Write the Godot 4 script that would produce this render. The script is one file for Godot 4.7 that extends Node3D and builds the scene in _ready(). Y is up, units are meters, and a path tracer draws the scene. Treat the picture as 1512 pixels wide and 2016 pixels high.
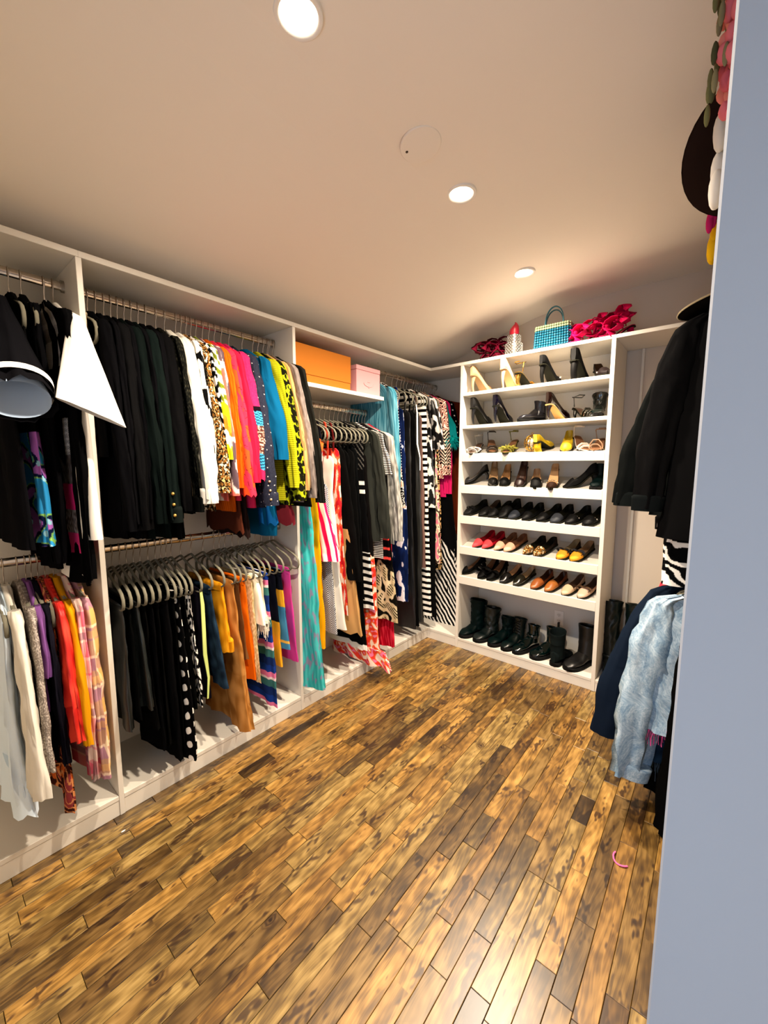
extends Node3D
# A walk-in closet. x: into the room from the left closet's front, y: up, z: towards the camera from the shoe shelves' front.

const LAMPS := [Vector3(0.981, 2.729, 2.139), Vector3(0.963, 2.728, 1.232), Vector3(0.905, 2.722, 0.345)]
const COVER := Vector3(0.983, 2.729, 1.575)
const FLAT := [2.113, 1.857]
const SLANT := [1.637, 1.382, 1.134, .879, .626]
const SKY_E := 3.2
const LAMP_E := 5.5
const EXPOSURE := 1.12
const ROD := {"U": 2.262, "L": 1.165, "M": 1.935}
var names := {}
var mats := {}
var rng := RandomNumberGenerator.new()
var simp := FastNoiseLite.new()
var cell := FastNoiseLite.new()
var hanger_src: Node3D = null

# ------------------------------------------------------------------ mesh buffer
class MB:
	var v := PackedVector3Array()
	var n := PackedVector3Array()
	var t := PackedVector2Array()
	var c := PackedColorArray()
	var ix := PackedInt32Array()
	var col := Color.WHITE

	func vert(p: Vector3, nn: Vector3, uv := Vector2.ZERO) -> int:
		v.append(p); n.append(nn); t.append(uv); c.append(col)
		return v.size() - 1

	func tri(a: int, b: int, d: int) -> void:
		ix.append(a); ix.append(b); ix.append(d)

	# rings: closed loops of equal size; cols: optional colour per loop point
	func loft(rings: Array, cap0 := true, cap1 := true, cols = null) -> void:
		var m: int = rings.size()
		var k: int = rings[0].size()
		var base := v.size()
		var cent := PackedVector3Array()
		for r in rings:
			var s := Vector3.ZERO
			for p in r: s += p
			cent.append(s / k)
		var run := 0.0
		var vote := 0.0
		for i in m:
			if i > 0: run += (cent[i] - cent[i - 1]).length()
			var r: PackedVector3Array = rings[i]
			var ra: PackedVector3Array = rings[max(i - 1, 0)]
			var rb: PackedVector3Array = rings[min(i + 1, m - 1)]
			var u := 0.0
			for j in k + 1:
				var jj := j % k
				if j > 0: u += (r[jj] - r[j - 1]).length()
				var du: Vector3 = r[(jj + 1) % k] - r[(jj + k - 1) % k]
				var dv: Vector3 = rb[jj] - ra[jj]
				var nn: Vector3 = du.cross(dv)
				if nn.length_squared() < 1e-16: nn = r[jj] - cent[i]
				nn = nn.normalized()
				vote += nn.dot(r[jj] - cent[i])
				if cols != null: col = cols[jj]
				vert(r[jj], nn, Vector2(u, run))
		var flip := vote < 0.0
		if flip:
			for q in range(base, v.size()): n[q] = -n[q]
		for i in m - 1:
			for j in k:
				var a := base + i * (k + 1) + j
				var b := a + k + 1
				if flip:
					tri(a, a + 1, b); tri(a + 1, b + 1, b)
				else:
					tri(a, b, a + 1); tri(a + 1, b, b + 1)
		if cap0: fan(rings[0], cent[0], (cent[0] - cent[1]).normalized())
		if cap1: fan(rings[m - 1], cent[m - 1], (cent[m - 1] - cent[m - 2]).normalized())

	func fan(r: PackedVector3Array, ce: Vector3, nn: Vector3) -> void:
		var o := vert(ce, nn)
		var k := r.size()
		var s := 0.0
		for j in k: s += (r[j] - ce).cross(r[(j + 1) % k] - ce).dot(nn)
		for j in k: vert(r[j], nn, Vector2(r[j].x, r[j].z))
		for j in k:
			if s > 0: tri(o, o + 1 + (j + 1) % k, o + 1 + j)
			else: tri(o, o + 1 + j, o + 1 + (j + 1) % k)

	func quad(a: Vector3, b: Vector3, d: Vector3, e: Vector3, nn: Vector3, uw := 1.0, vh := 1.0, uo := Vector2.ZERO) -> void:
		var i := vert(a, nn, uo)
		vert(b, nn, uo + Vector2(uw, 0)); vert(d, nn, uo + Vector2(uw, vh)); vert(e, nn, uo + Vector2(0, vh))
		if (b - a).cross(d - a).dot(nn) > 0:
			tri(i, i + 2, i + 1); tri(i, i + 3, i + 2)
		else:
			tri(i, i + 1, i + 2); tri(i, i + 2, i + 3)

	# box with chamfered long edges
	func box(a: Vector3, b: Vector3, ch := 0.0) -> void:
		var lo := Vector3(min(a.x, b.x), min(a.y, b.y), min(a.z, b.z))
		var hi := Vector3(max(a.x, b.x), max(a.y, b.y), max(a.z, b.z))
		if ch <= 0.0:
			_six(lo, hi)
			return
		var e := Vector3(ch, ch, ch)
		var l := lo + e
		var h := hi - e
		for ax in 3:
			var p := (ax + 1) % 3
			var q := (ax + 2) % 3
			for s in [0, 1]:
				var nn := Vector3.ZERO
				nn[ax] = 1.0 if s else -1.0
				var pts := []
				for w in [[0, 0], [1, 0], [1, 1], [0, 1]]:
					var g := Vector3.ZERO
					g[ax] = hi[ax] if s else lo[ax]
					g[p] = h[p] if w[0] else l[p]
					g[q] = h[q] if w[1] else l[q]
					pts.append(g)
				quad(pts[0], pts[1], pts[2], pts[3], nn, h[p] - l[p], h[q] - l[q])
			for s in [0, 1]:
				for r in [0, 1]:
					var nn := Vector3.ZERO
					nn[p] = 1.0 if s else -1.0
					nn[q] = 1.0 if r else -1.0
					nn = nn.normalized()
					var a0 := Vector3.ZERO
					a0[ax] = l[ax]; a0[p] = hi[p] if s else lo[p]; a0[q] = h[q] if r else l[q]
					var b0 := a0
					b0[p] = h[p] if s else l[p]; b0[q] = hi[q] if r else lo[q]
					var a1 := a0
					a1[ax] = h[ax]
					var b1 := b0
					b1[ax] = h[ax]
					quad(a0, a1, b1, b0, nn, h[ax] - l[ax], ch)

	func _six(lo: Vector3, hi: Vector3) -> void:
		for ax in 3:
			var p := (ax + 1) % 3
			var q := (ax + 2) % 3
			for s in [0, 1]:
				var nn := Vector3.ZERO
				nn[ax] = 1.0 if s else -1.0
				var pts := []
				for w in [[0, 0], [1, 0], [1, 1], [0, 1]]:
					var g := Vector3.ZERO
					g[ax] = hi[ax] if s else lo[ax]
					g[p] = hi[p] if w[0] else lo[p]
					g[q] = hi[q] if w[1] else lo[q]
					pts.append(g)
				quad(pts[0], pts[1], pts[2], pts[3], nn, hi[p] - lo[p], hi[q] - lo[q])

	# tube along points; rx across, ry along the up hint
	func tube(pts: Array, rx: float, ry := -1.0, k := 8, up := Vector3.UP, taper = null, caps := true) -> void:
		if ry < 0: ry = rx
		var rings := []
		for i in pts.size():
			var d: Vector3 = (pts[min(i + 1, pts.size() - 1)] - pts[max(i - 1, 0)]).normalized()
			var sx := d.cross(up)
			if sx.length() < 0.05: sx = d.cross(Vector3(0.3, 0.2, 1))
			sx = sx.normalized()
			var sy := sx.cross(d).normalized()
			var f: float = 1.0 if taper == null else taper[i]
			var r := PackedVector3Array()
			for j in k:
				var a := TAU * j / k
				r.append(pts[i] + sx * cos(a) * rx * f + sy * sin(a) * ry * f)
			rings.append(r)
		loft(rings, caps, caps)

	func ball(ce: Vector3, r: Vector3, k := 8, m := 6) -> void:
		var rings := []
		for i in m + 1:
			var a := PI * clampf(float(i) / m, 0.02, 0.98)
			var g := PackedVector3Array()
			for j in k:
				var b := TAU * j / k
				g.append(ce + Vector3(sin(a) * cos(b) * r.x, cos(a) * r.y, sin(a) * sin(b) * r.z))
			rings.append(g)
		loft(rings)

	# lathe round the vertical through ce: profile of (radius, height)
	func lathe(ce: Vector3, prof: Array, k := 24, caps := true) -> void:
		var rings := []
		for q in prof:
			var g := PackedVector3Array()
			for j in k:
				var b := TAU * j / k
				g.append(ce + Vector3(cos(b) * q.x, q.y, sin(b) * q.x))
			rings.append(g)
		loft(rings, caps, caps)

	func mesh(m: Material) -> ArrayMesh:
		var arr := []
		arr.resize(Mesh.ARRAY_MAX)
		arr[Mesh.ARRAY_VERTEX] = v; arr[Mesh.ARRAY_NORMAL] = n; arr[Mesh.ARRAY_TEX_UV] = t
		arr[Mesh.ARRAY_COLOR] = c; arr[Mesh.ARRAY_INDEX] = ix
		var am := ArrayMesh.new()
		am.add_surface_from_arrays(Mesh.PRIMITIVE_TRIANGLES, arr)
		am.surface_set_material(0, m)
		return am

# ------------------------------------------------------------------ naming
func numbered(called: String) -> String:
	var i: int = names.get(called, 0)
	names[called] = i + 1
	return called if i == 0 else "%s_%03d" % [called, i]

func thing(called: String, label: String, category: String, at := Vector3.ZERO, turn := 0.0, group := "") -> Node3D:
	var o := Node3D.new()
	o.name = numbered(called)
	add_child(o)
	o.position = at
	o.rotation.y = turn
	tag(o, label, category, group)
	return o

func tag(o: Node, label: String, category: String, group := "") -> void:
	o.set_meta("label", label)
	o.set_meta("category", category)
	if group != "": o.set_meta("group", group)

func part(called: String, b: MB, m: Material, parent: Node, label := "") -> MeshInstance3D:
	var o := MeshInstance3D.new()
	o.name = numbered(called) if parent == self else called
	o.mesh = b.mesh(m)
	parent.add_child(o, true)
	if label != "": o.set_meta("label", label)
	return o

func struct(called: String, b: MB, m: Material, parent: Node = self) -> MeshInstance3D:
	var o := part(called, b, m, parent)
	if parent == self: o.set_meta("kind", "structure")
	return o

# ------------------------------------------------------------------ materials
func solid(hex: String, rough := 0.85, metal := 0.0) -> StandardMaterial3D:
	var key := "%s/%s/%s" % [hex, rough, metal]
	if mats.has(key): return mats[key]
	var m := StandardMaterial3D.new()
	m.albedo_color = Color(hex)
	m.roughness = rough
	m.metallic = metal
	if rough > .55 and metal == 0.0: m.metallic_specular = .06
	m.cull_mode = BaseMaterial3D.CULL_DISABLED
	mats[key] = m
	return m

func shoe_mat(rough: float, metal := 0.0, coat := 0.0) -> StandardMaterial3D:
	var key := "shoe/%s/%s/%s" % [rough, metal, coat]
	if mats.has(key): return mats[key]
	var m := StandardMaterial3D.new()
	m.vertex_color_use_as_albedo = true
	m.roughness = rough
	m.metallic = metal
	if rough > .4 and metal == 0.0: m.metallic_specular = .22
	if coat > 0:
		m.clearcoat_enabled = true
		m.clearcoat = coat
		m.clearcoat_roughness = 0.1
	m.cull_mode = BaseMaterial3D.CULL_DISABLED
	mats[key] = m
	return m

func nz(x: float, y: float) -> float:
	return simp.get_noise_2d(x, y)

# a cloth print computed on a w x h metre piece
func print_mat(called: String, w: float, h: float, px: int, py: int, f: Callable, rough := 0.85) -> StandardMaterial3D:
	if mats.has(called): return mats[called]
	var im := Image.create(px, py, false, Image.FORMAT_RGB8)
	for y in py:
		for x in px:
			im.set_pixel(x, y, f.call((x + 0.5) / px * w, (y + 0.5) / py * h))
	im.generate_mipmaps()
	var m := StandardMaterial3D.new()
	m.albedo_texture = ImageTexture.create_from_image(im)
	m.uv1_scale = Vector3(1.0 / w, 1.0 / h, 1)
	m.roughness = rough
	if rough > .5: m.metallic_specular = .06
	m.cull_mode = BaseMaterial3D.CULL_DISABLED
	mats[called] = m
	return m

func bands(stops: Array, v: float) -> Color:
	for s in stops:
		if v < s[0]: return Color(s[1])
	return Color(stops[-1][1])

func step2(a: Color, b: Color, on: bool) -> Color:
	return b if on else a

func cloth(k: String) -> StandardMaterial3D:
	if k.begins_with("#"):
		var parts := k.split("/")
		return solid(parts[0], float(parts[1]) if parts.size() > 1 else 0.85)
	if mats.has(k): return mats[k]
	var bk := Color("0a0a0b")
	var wh := Color("ece8e0")
	match k:
		"leopard": return print_mat(k, .32, .32, 128, 128, func(u, v):
			var c := cell.get_noise_2d(u * 60, v * 60)
			var g := Color("d9b878").lerp(Color("efe3cb"), clampf(nz(u * 9, v * 9) + .5, 0, 1))
			return Color("16100a") if c > -.62 and c < -.28 and nz(u * 60, v * 60 + 9) > -.25 else (Color("8a5c28") if c <= -.62 else g))
		"snow_leopard": return print_mat(k, .32, .32, 128, 128, func(u, v):
			var c := cell.get_noise_2d(u * 60, v * 36)
			return Color("15110d") if c < -.45 else Color("e8d9bb"))
		"zebra": return print_mat(k, .32, .64, 96, 192, func(u, v):
			return step2(bk, wh, sin((v + .035 * nz(u * 9, v * 5) + u * .25) * 130) > .1))
		"big_zebra": return print_mat(k, .32, .64, 96, 192, func(u, v):
			return step2(bk, wh, sin((v + .035 * nz(u * 8, v * 12) + u * .5) * 95) > .15))
		"white_print": return print_mat(k, .32, .64, 96, 192, func(u, v):
			return step2(wh, bk, nz(u * 14, v * 9) > .12))
		"diag_green": return print_mat(k, .64, 1.28, 128, 256, func(u, v):
			var q := fposmod(v + u * .8, .26)
			if v < .3: return step2(Color("6f7a1e"), wh, fposmod(v + u * .9, .07) > .03)
			return Color("d8df1c") if q < .12 else (Color("ef8a2c") if q < .19 else wh))
		"abstract": return print_mat(k, .64, 1.28, 96, 192, func(u, v):
			var a := nz(u * 6 + 3, v * 4.5)
			return Color("ee6a5d") if a > .12 else (Color("5d4a52") if a < -.22 else Color("f0e2da")))
		"orange_pleat": return print_mat(k, .1, .1, 32, 32, func(u, _v):
			return Color("d26214").lerp(Color("b04a0a"), .5 + .5 * sin(u * TAU / .0125)))
		"coral_line": return print_mat(k, .4, .4, 128, 128, func(u, v):
			var a: float = abs(nz(u * 10, v * 10))
			return Color("3a1512") if a < .022 else (Color("dd4a22") if nz(u * 5, v * 5 + 4) > -.1 else Color("d22f48")))
		"pink_applique": return print_mat(k, .64, 1.28, 128, 256, func(u, v):
			if v < .30: return Color("cf2c62").lerp(Color("ae2050"), .5 + .5 * nz(u * 90, v * 90))
			if v < .325: return Color("120c12")
			if v < .40: return step2(Color("3fa0d0"), Color("0d1c2c"), sin((v + u * .4) * 420) > .55)
			if v < .54: return Color("d8b6a2") if cell.get_noise_2d(u * 110, v * 110) < -.62 else Color("4a2c26")
			if v < .62: return step2(Color("3fa0d0"), Color("0d1c2c"), sin((v - u * .5) * 420) > .55)
			return Color("c42452"))
		"dot_denim": return print_mat(k, .09, .09, 64, 64, func(u, v):
			var a := Vector2(fposmod(u, .045) - .0225, fposmod(v + (.0225 if fposmod(u, .09) > .045 else 0.0), .045) - .0225)
			return Color("c9c6c0") if a.length() < .0034 else Color("20222e").lerp(Color("2c2f3e"), .5 + .5 * nz(u * 160, v * 50)))
		"rib_yellow": return print_mat(k, .1, .1, 32, 64, func(_u, v):
			return Color("a9a81c").lerp(Color("74740c"), pow(.5 + .5 * sin(v * TAU / .0111), 3)))
		"net_yellow": return print_mat(k, .32, .32, 128, 128, func(u, v):
			return step2(Color("95a01a"), Color("14140a"), cell.get_noise_2d(u * 34, v * 34) < -.48))
		"denim_light": return print_mat(k, .5, .5, 192, 192, func(u, v):
			var a := nz(u * 18, v * 5) * .34 + nz(u * 60, v * 30) * .25 + nz(u * 190, v * 90) * .35
			return Color("6f8ca6").lerp(Color("b4c6d3"), clampf(.5 + a, 0, 1)), .9)
		"denim_teal": return print_mat(k, .4, .4, 96, 96, func(u, v):
			return Color("2f6c80").lerp(Color("69a3b4"), clampf(.5 + .7 * nz(u * 60, v * 5), 0, 1)))
		"denim_dark": return print_mat(k, .4, .4, 96, 96, func(u, v):
			return Color("101a26").lerp(Color("24384a"), clampf(.5 + .6 * nz(u * 20, v * 14), 0, 1)))
		"sequin_taupe": return print_mat(k, .2, .2, 96, 96, func(u, v):
			return Color("6f655e").lerp(Color("c9c0b6"), clampf(.35 + nz(u * 130, v * 110) + .5 * nz(u * 20, v * 10), 0, 1)), .5)
		"brown_print": return print_mat(k, .4, .8, 128, 256, func(u, v):
			var a := nz(u * 14, v * 8)
			if sin((v + u * .5) * 150 + a * 9) > .72: return Color("d8905a")
			return Color("c8602c") if a > .25 else (Color("8e3a3e") if a < -.3 else Color("3a1c18")))
		"plaid_pink": return print_mat(k, .3, .3, 96, 96, func(u, v): return plaid(u, v, Color("e56a80"), Color("efcfc0"), Color("7a4a66")))
		"plaid_warm": return print_mat(k, .36, .36, 96, 96, func(u, v): return plaid(u, v, Color("c7a060"), Color("a37584"), Color("e8b068")))
		"red_silk": return print_mat(k, .4, .4, 96, 96, func(u, v):
			return Color("c01812").lerp(Color("f0402c"), clampf(.5 + nz(u * 16, v * 7), 0, 1)), .45)
		"black_abstract": return print_mat(k, .32, 1.28, 96, 384, func(u, v):
			if v < .52: return Color("080809")
			var a := cell.get_noise_2d(u * 14, v * 12)
			var b := nz(u * 10 + 7, v * 9)
			return Color("8fc7dd") if a < -.86 else (Color("2a86c0") if b > .16 else (Color("a05fb4") if b < -.28 else (Color("7fb45c") if b > .02 else Color("101a3a")))))
		"mesh_tiers": return print_mat(k, .2, 1.28, 96, 384, func(u, v):
			if v < .17: return step2(Color("b4b0aa"), Color("55524f"), sin(u * 900) * sin(v * 900) > .35)
			if v < .27: return Color("d8d4ce")
			if v < .46: return Color("0b0b0c")
			if v < .60: return step2(Color("dedad4"), Color("7b7874"), sin(u * 800) * sin(v * 800) > .4)
			if v < .71: return Color("8a807c").lerp(Color("4a4442"), .5 + .5 * nz(u * 70, v * 30))
			if v < .81: return Color("e8307c")
			if v < .90: return Color("968c8a").lerp(Color("5a5250"), .5 + nz(u * 90, v * 40))
			if v < .98: return Color("e23a80")
			return Color("0a0a0b"))
		"sport_stripes": return print_mat(k, .32, .8, 64, 320, func(_u, v):
			return bands([[.10, "1b3a8c"], [.14, "1b3a8c"], [.17, "e77aa8"], [.185, "f4e2e4"], [.23, "3d7472"], [.28, "1a2e66"]], fposmod(v, .18) + .1))
		"bw_stripe": return print_mat(k, .1, .1, 16, 64, func(_u, v): return step2(bk, wh, fposmod(v, .05) < .026))
		"bw_fine": return print_mat(k, .1, .1, 16, 64, func(_u, v): return step2(Color("141416"), Color("d8d2ca"), fposmod(v, .0125) < .0062))
		"bw_diag": return print_mat(k, .3, 2.0, 96, 400, func(u, v):
			if v + u < 1.32: return bk
			return step2(bk, wh, fposmod(v + u * 2.0 + .01 * nz(u * 12, v * 12), .085) < .042))
		"diag_thin": return print_mat(k, .2, .2, 96, 96, func(u, v): return step2(bk, wh, fposmod(v - u * 1.0, .05) < .012))
		"polka_big": return print_mat(k, .14, .14, 96, 96, func(u, v):
			var a := Vector2(fposmod(u, .07) - .035, fposmod(v + (.035 if fposmod(u, .14) > .07 else 0.0), .07) - .035)
			return wh if a.length() < .017 else bk)
		"pearl_dots": return print_mat(k, .1, .1, 64, 64, func(u, v):
			var a := Vector2(fposmod(u, .05) - .025, fposmod(v + (.025 if fposmod(u, .1) > .05 else 0.0), .05) - .025)
			return wh if a.length() < .006 else bk)
		"bw_splash": return print_mat(k, .3, .3, 96, 96, func(u, v): return step2(bk, wh, nz(u * 40, v * 26) > .05))
		"herringbone": return print_mat(k, .08, .08, 64, 64, func(u, v):
			var uu: float = abs(fposmod(u, .08) - .04)
			return step2(Color("161a28"), Color("dfe2e6"), fposmod(v + uu * 1.2, .013) < .006))
		"candy": return print_mat(k, .64, 2.0, 128, 128, func(u, v):
			if v < .10: return Color("f2662c")
			return step2(Color("f5e8e0"), Color("e01650"), fposmod(u + .012, .062) < .028))
		"floral_orange": return print_mat(k, .4, .4, 128, 128, func(u, v):
			var a := nz(u * 16, v * 16)
			return Color("f4d9c8") if a > .28 else (Color("ef6a38") if a > -.05 else (Color("e63c2e") if nz(u * 24, v * 24 + 5) > -.1 else Color("e878a0"))))
		"floral_red": return print_mat(k, .4, .4, 96, 96, func(u, v):
			var a := nz(u * 20, v * 9)
			return Color("f2e0d2") if a > .3 else (Color("c8242c") if a < -.2 else Color("f0603c")))
		"floral_pastel": return print_mat(k, .4, .8, 96, 192, func(u, v):
			var a := nz(u * 18, v * 14)
			return Color("e8788c") if a > .2 else (Color("c9c49a") if a > -.15 else (Color("3a2a24") if a < -.45 else Color("e0cdb4"))))
		"tropical": return print_mat(k, .4, .8, 96, 192, func(u, v):
			var a := nz(u * 11 + 8, v * 8)
			return Color("f07a90") if a > .1 else (Color("f4c26a") if a < -.3 else Color("e8b8a8")))
		"tiedye": return print_mat(k, .4, .8, 96, 192, func(u, v):
			var a := nz(u * 10, v * 6 + 3) + .4 * nz(u * 30, v * 12)
			return Color("e4e2ea") if a > .34 else Color("14275e").lerp(Color("0c1738"), clampf(.5 - a, 0, 1)))
		"monstera": return print_mat(k, .5, 2.0, 128, 400, func(u, v):
			var b := Color("d8c7a2").lerp(Color("b9a67e"), clampf(.4 + nz(u * 12, v * 8), 0, 1))
			if v + .06 * nz(u * 14, 3) < 1.06: return Color("0c0b0b")
			var a := nz(u * 13, v * 9 + 20)
			if a > .42: return Color("12100c")
			return Color("2c2a1c") if a < -.3 and sin((v + u * .9) * 260) > .1 else b)
		"gold_zebra": return print_mat(k, .3, .6, 96, 192, func(u, v): return step2(Color("0d0a08"), Color("c8a068"), sin((v + .1 * nz(u * 12, v * 12) + u) * 90) > .2))
		"coral_swirl": return print_mat(k, .3, .6, 96, 192, func(u, v):
			if v > .3: return step2(Color("12100e"), Color("e9cdb8"), fposmod(v + abs(fposmod(u, .1) - .05), .03) < .015)
			var a := sin(nz(u * 14, v * 12) * 14)
			return Color("121010") if a > .55 else (Color("ee7a72") if a > -.4 else Color("ecd9c0")))
		"scarf": return print_mat(k, .3, .8, 96, 256, func(u, v):
			if v < .14: return step2(bk, wh, cell.get_noise_2d(u * 90, v * 90) < -.6)
			var a := nz(u * 22, v * 15)
			if v > .36 and v < .48: return Color("f0805c") if a > -.2 else Color("f2b04c")
			return Color("141014") if a < -.12 else (Color("e8a08c") if a > .25 else Color("e6d6c4")))
		"teal_dye": return print_mat(k, .5, 2.0, 96, 300, func(u, v):
			var a := nz(u * 12, v * 5)
			var top := Color("0e5a60")
			var low := Color("4cc0bf").lerp(Color("2fa0a2"), clampf(.5 + nz(u * 40, v * 4), 0, 1))
			var c := top.lerp(low, smoothstep(.42, .56, v + a * .08))
			return c.lerp(Color("b06a94"), .6 * smoothstep(.25, .6, nz(u * 30 + 30, v * 12)) if v > .5 else 0.0))
		"red_tiers": return print_mat(k, .4, 2.0, 64, 400, func(u, v):
			if v < .16: return Color("141012")
			if v < .28: return Color("d8285a") if nz(u * 20, v * 14) > -.2 else Color("2a1418")
			if v < .62: return Color("1a1518")
			if v < .80: return Color("e0204c").lerp(Color("8c1030"), .5 + .5 * nz(u * 26, v * 12))
			return step2(Color("100d0e"), Color("e8453e"), fposmod(v, .07) < .022))
		"red_velvet": return print_mat(k, .3, .3, 96, 96, func(u, v):
			return Color("a80c22").lerp(Color("e0344a"), clampf(.4 + nz(u * 50, v * 8), 0, 1)), .6)
		"grey_sparkle": return print_mat(k, .3, .3, 96, 96, func(u, v):
			return Color("6f6f6a").lerp(Color("bdbbb4"), clampf(.5 + .6 * nz(u * 40, v * 12), 0, 1)), .55)
		"white_floral": return print_mat(k, .2, .2, 96, 96, func(u, v): return step2(Color("e6e7ea"), Color("3a3e46"), nz(u * 40, v * 40) > .42))
		"fur_cream": return print_mat(k, .2, .2, 96, 96, func(u, v): return Color("b59a62").lerp(Color("e2d3a6"), clampf(.5 + nz(u * 140, v * 40), 0, 1)))
		"suede_tan": return print_mat(k, .5, .5, 96, 96, func(u, v): return Color("9a642c").lerp(Color("bd8446"), clampf(.5 + nz(u * 14, v * 10), 0, 1)))
		"mustard": return print_mat(k, .4, .4, 96, 96, func(u, v): return Color("b8740e").lerp(Color("d8931c"), clampf(.5 + nz(u * 22, v * 12), 0, 1)))
		"ombre_shirt": return print_mat(k, .5, .8, 64, 200, func(_u, v): return bands([[.12, "11131c"], [.22, "eaa82c"], [.42, "3f7ea6"], [.435, "e2b24c"], [2, "3f7ea6"]], v))
		"tail_mustard": return print_mat(k, .5, .8, 64, 200, func(_u, v): return bands([[.30, "10131c"], [2, "eaa226"]], v))
		"houndstooth": return print_mat(k, .08, .08, 64, 64, func(u, v):
			var a := int(floor(fposmod(u, .04) / .01)); var b := int(floor(fposmod(v, .04) / .01))
			return step2(Color("cfc9c0"), Color("1a1a1a"), (a + b) % 4 < 2 and (a < 2 or b < 2)))
		"black_tan_hem": return print_mat(k, .5, 1.28, 32, 320, func(_u, v): return bands([[.86, "0c0b0a"], [2, "b88a55"]], v))
		"black_stripe_hem": return print_mat(k, .5, 2.0, 32, 400, func(_u, v): return bands([[1.36, "0a0a0a"], [1.43, "e9e5dc"], [1.52, "0a0a0a"], [1.585, "e9e5dc"], [2, "0a0a0a"]], v))
		"stripe_mix": return print_mat(k, .3, 2.0, 64, 500, func(u, v):
			if v < .34: return step2(bk, Color("5c5954"), fposmod(v + u * 1.2, .04) < .013)
			if v > .40 and v < .52: return step2(bk, wh, fposmod(v, .06) < .03)
			if v < .92: return bk
			return step2(bk, wh, fposmod(v, .05) < .026))
		"floral_low": return print_mat(k, .4, 2.0, 128, 500, func(u, v):
			if v + .05 * nz(u * 16, 2) < .72: return Color("0d0b0b")
			var a := nz(u * 16, v * 16)
			return Color("efd2bf") if a > .34 else (Color("e2602f") if a > -.05 else (Color("d63626") if nz(u * 24, v * 24 + 5) > -.2 else Color("dd7a92"))))
		"ikat_white": return print_mat(k, .3, .6, 64, 128, func(u, v): return Color("e9e4da").lerp(Color("cfc8bb"), .5 + .5 * nz(u * 8, v * 8)))
		"lace_black": return print_mat(k, .2, .4, 64, 96, func(u, v): return Color("0b0c0b").lerp(Color("3a382c"), clampf(nz(u * 90, v * 60), 0, 1)))
		"satin_collar": return print_mat(k, .3, .4, 64, 96, func(u, v): return step2(bk, Color("d9d5cf"), nz(u * 12, v * 9 + 2) > .1), .35)
		"grey_knit": return print_mat(k, .2, .2, 64, 64, func(u, v): return Color("6c625e").lerp(Color("8d827c"), .5 + .5 * nz(u * 60, v * 20)))
	push_error("no cloth " + k)
	return solid("ff00ff")

func plaid(u: float, v: float, a: Color, b: Color, d: Color) -> Color:
	var p := fposmod(u, .12) < .06
	var q := fposmod(v, .12) < .05
	var c := a.lerp(b, .5 if p != q else (1.0 if p else 0.0))
	if fposmod(v, .12) > .108 or fposmod(u, .12) > .11: c = c.lerp(Color("f6e4d0"), .6)
	if fposmod(v + .05, .18) < .03: c = c.lerp(d, .5)
	return c

# ------------------------------------------------------------------ hangers and clothes
func make_hanger() -> Node3D:
	# origin on the rod's axis; the hook goes over the rod, the arms lie along x
	var o := Node3D.new()
	var b := MB.new()
	var pts := []
	for i in 11:
		var a := lerpf(-0.35, PI + .1, i / 10.0)
		pts.append(Vector3(cos(a) * .017, sin(a) * .019, 0))
	pts.reverse()
	pts.append_array([Vector3(.014, -.022, 0), Vector3(.003, -.04, 0), Vector3(0, -.06, 0), Vector3(0, -.095, 0)])
	b.tube(pts, .0021, .0021, 6, Vector3(0, 0, 1))
	part("hook", b, solid("b9aea2", .28, 1.0), o)
	b = MB.new()
	for s in [-1.0, 1.0]:
		b.tube([Vector3(0, -.085, 0), Vector3(.02 * s, -.092, 0), Vector3(.09 * s, -.122, 0), Vector3(.165 * s, -.150, 0), Vector3(.195 * s, -.166, 0), Vector3(.212 * s, -.19, 0), Vector3(.213 * s, -.215, 0), Vector3(.203 * s, -.234, 0), Vector3(.185 * s, -.241, 0), Vector3(0, -.243, 0)], .0045, .0068, 8, Vector3(0, 0, 1))
	part("body", b, solid("716e60", .9), o)
	return o

func hang(at: Vector3, turn: float, label: String, group := "velvet clothes hangers") -> Node3D:
	var h: Node3D = hanger_src.duplicate()
	h.name = numbered("clothes_hanger")
	add_child(h)
	h.position = at
	h.rotation.y = turn
	tag(h, label, "hanger", group)
	return h

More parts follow.
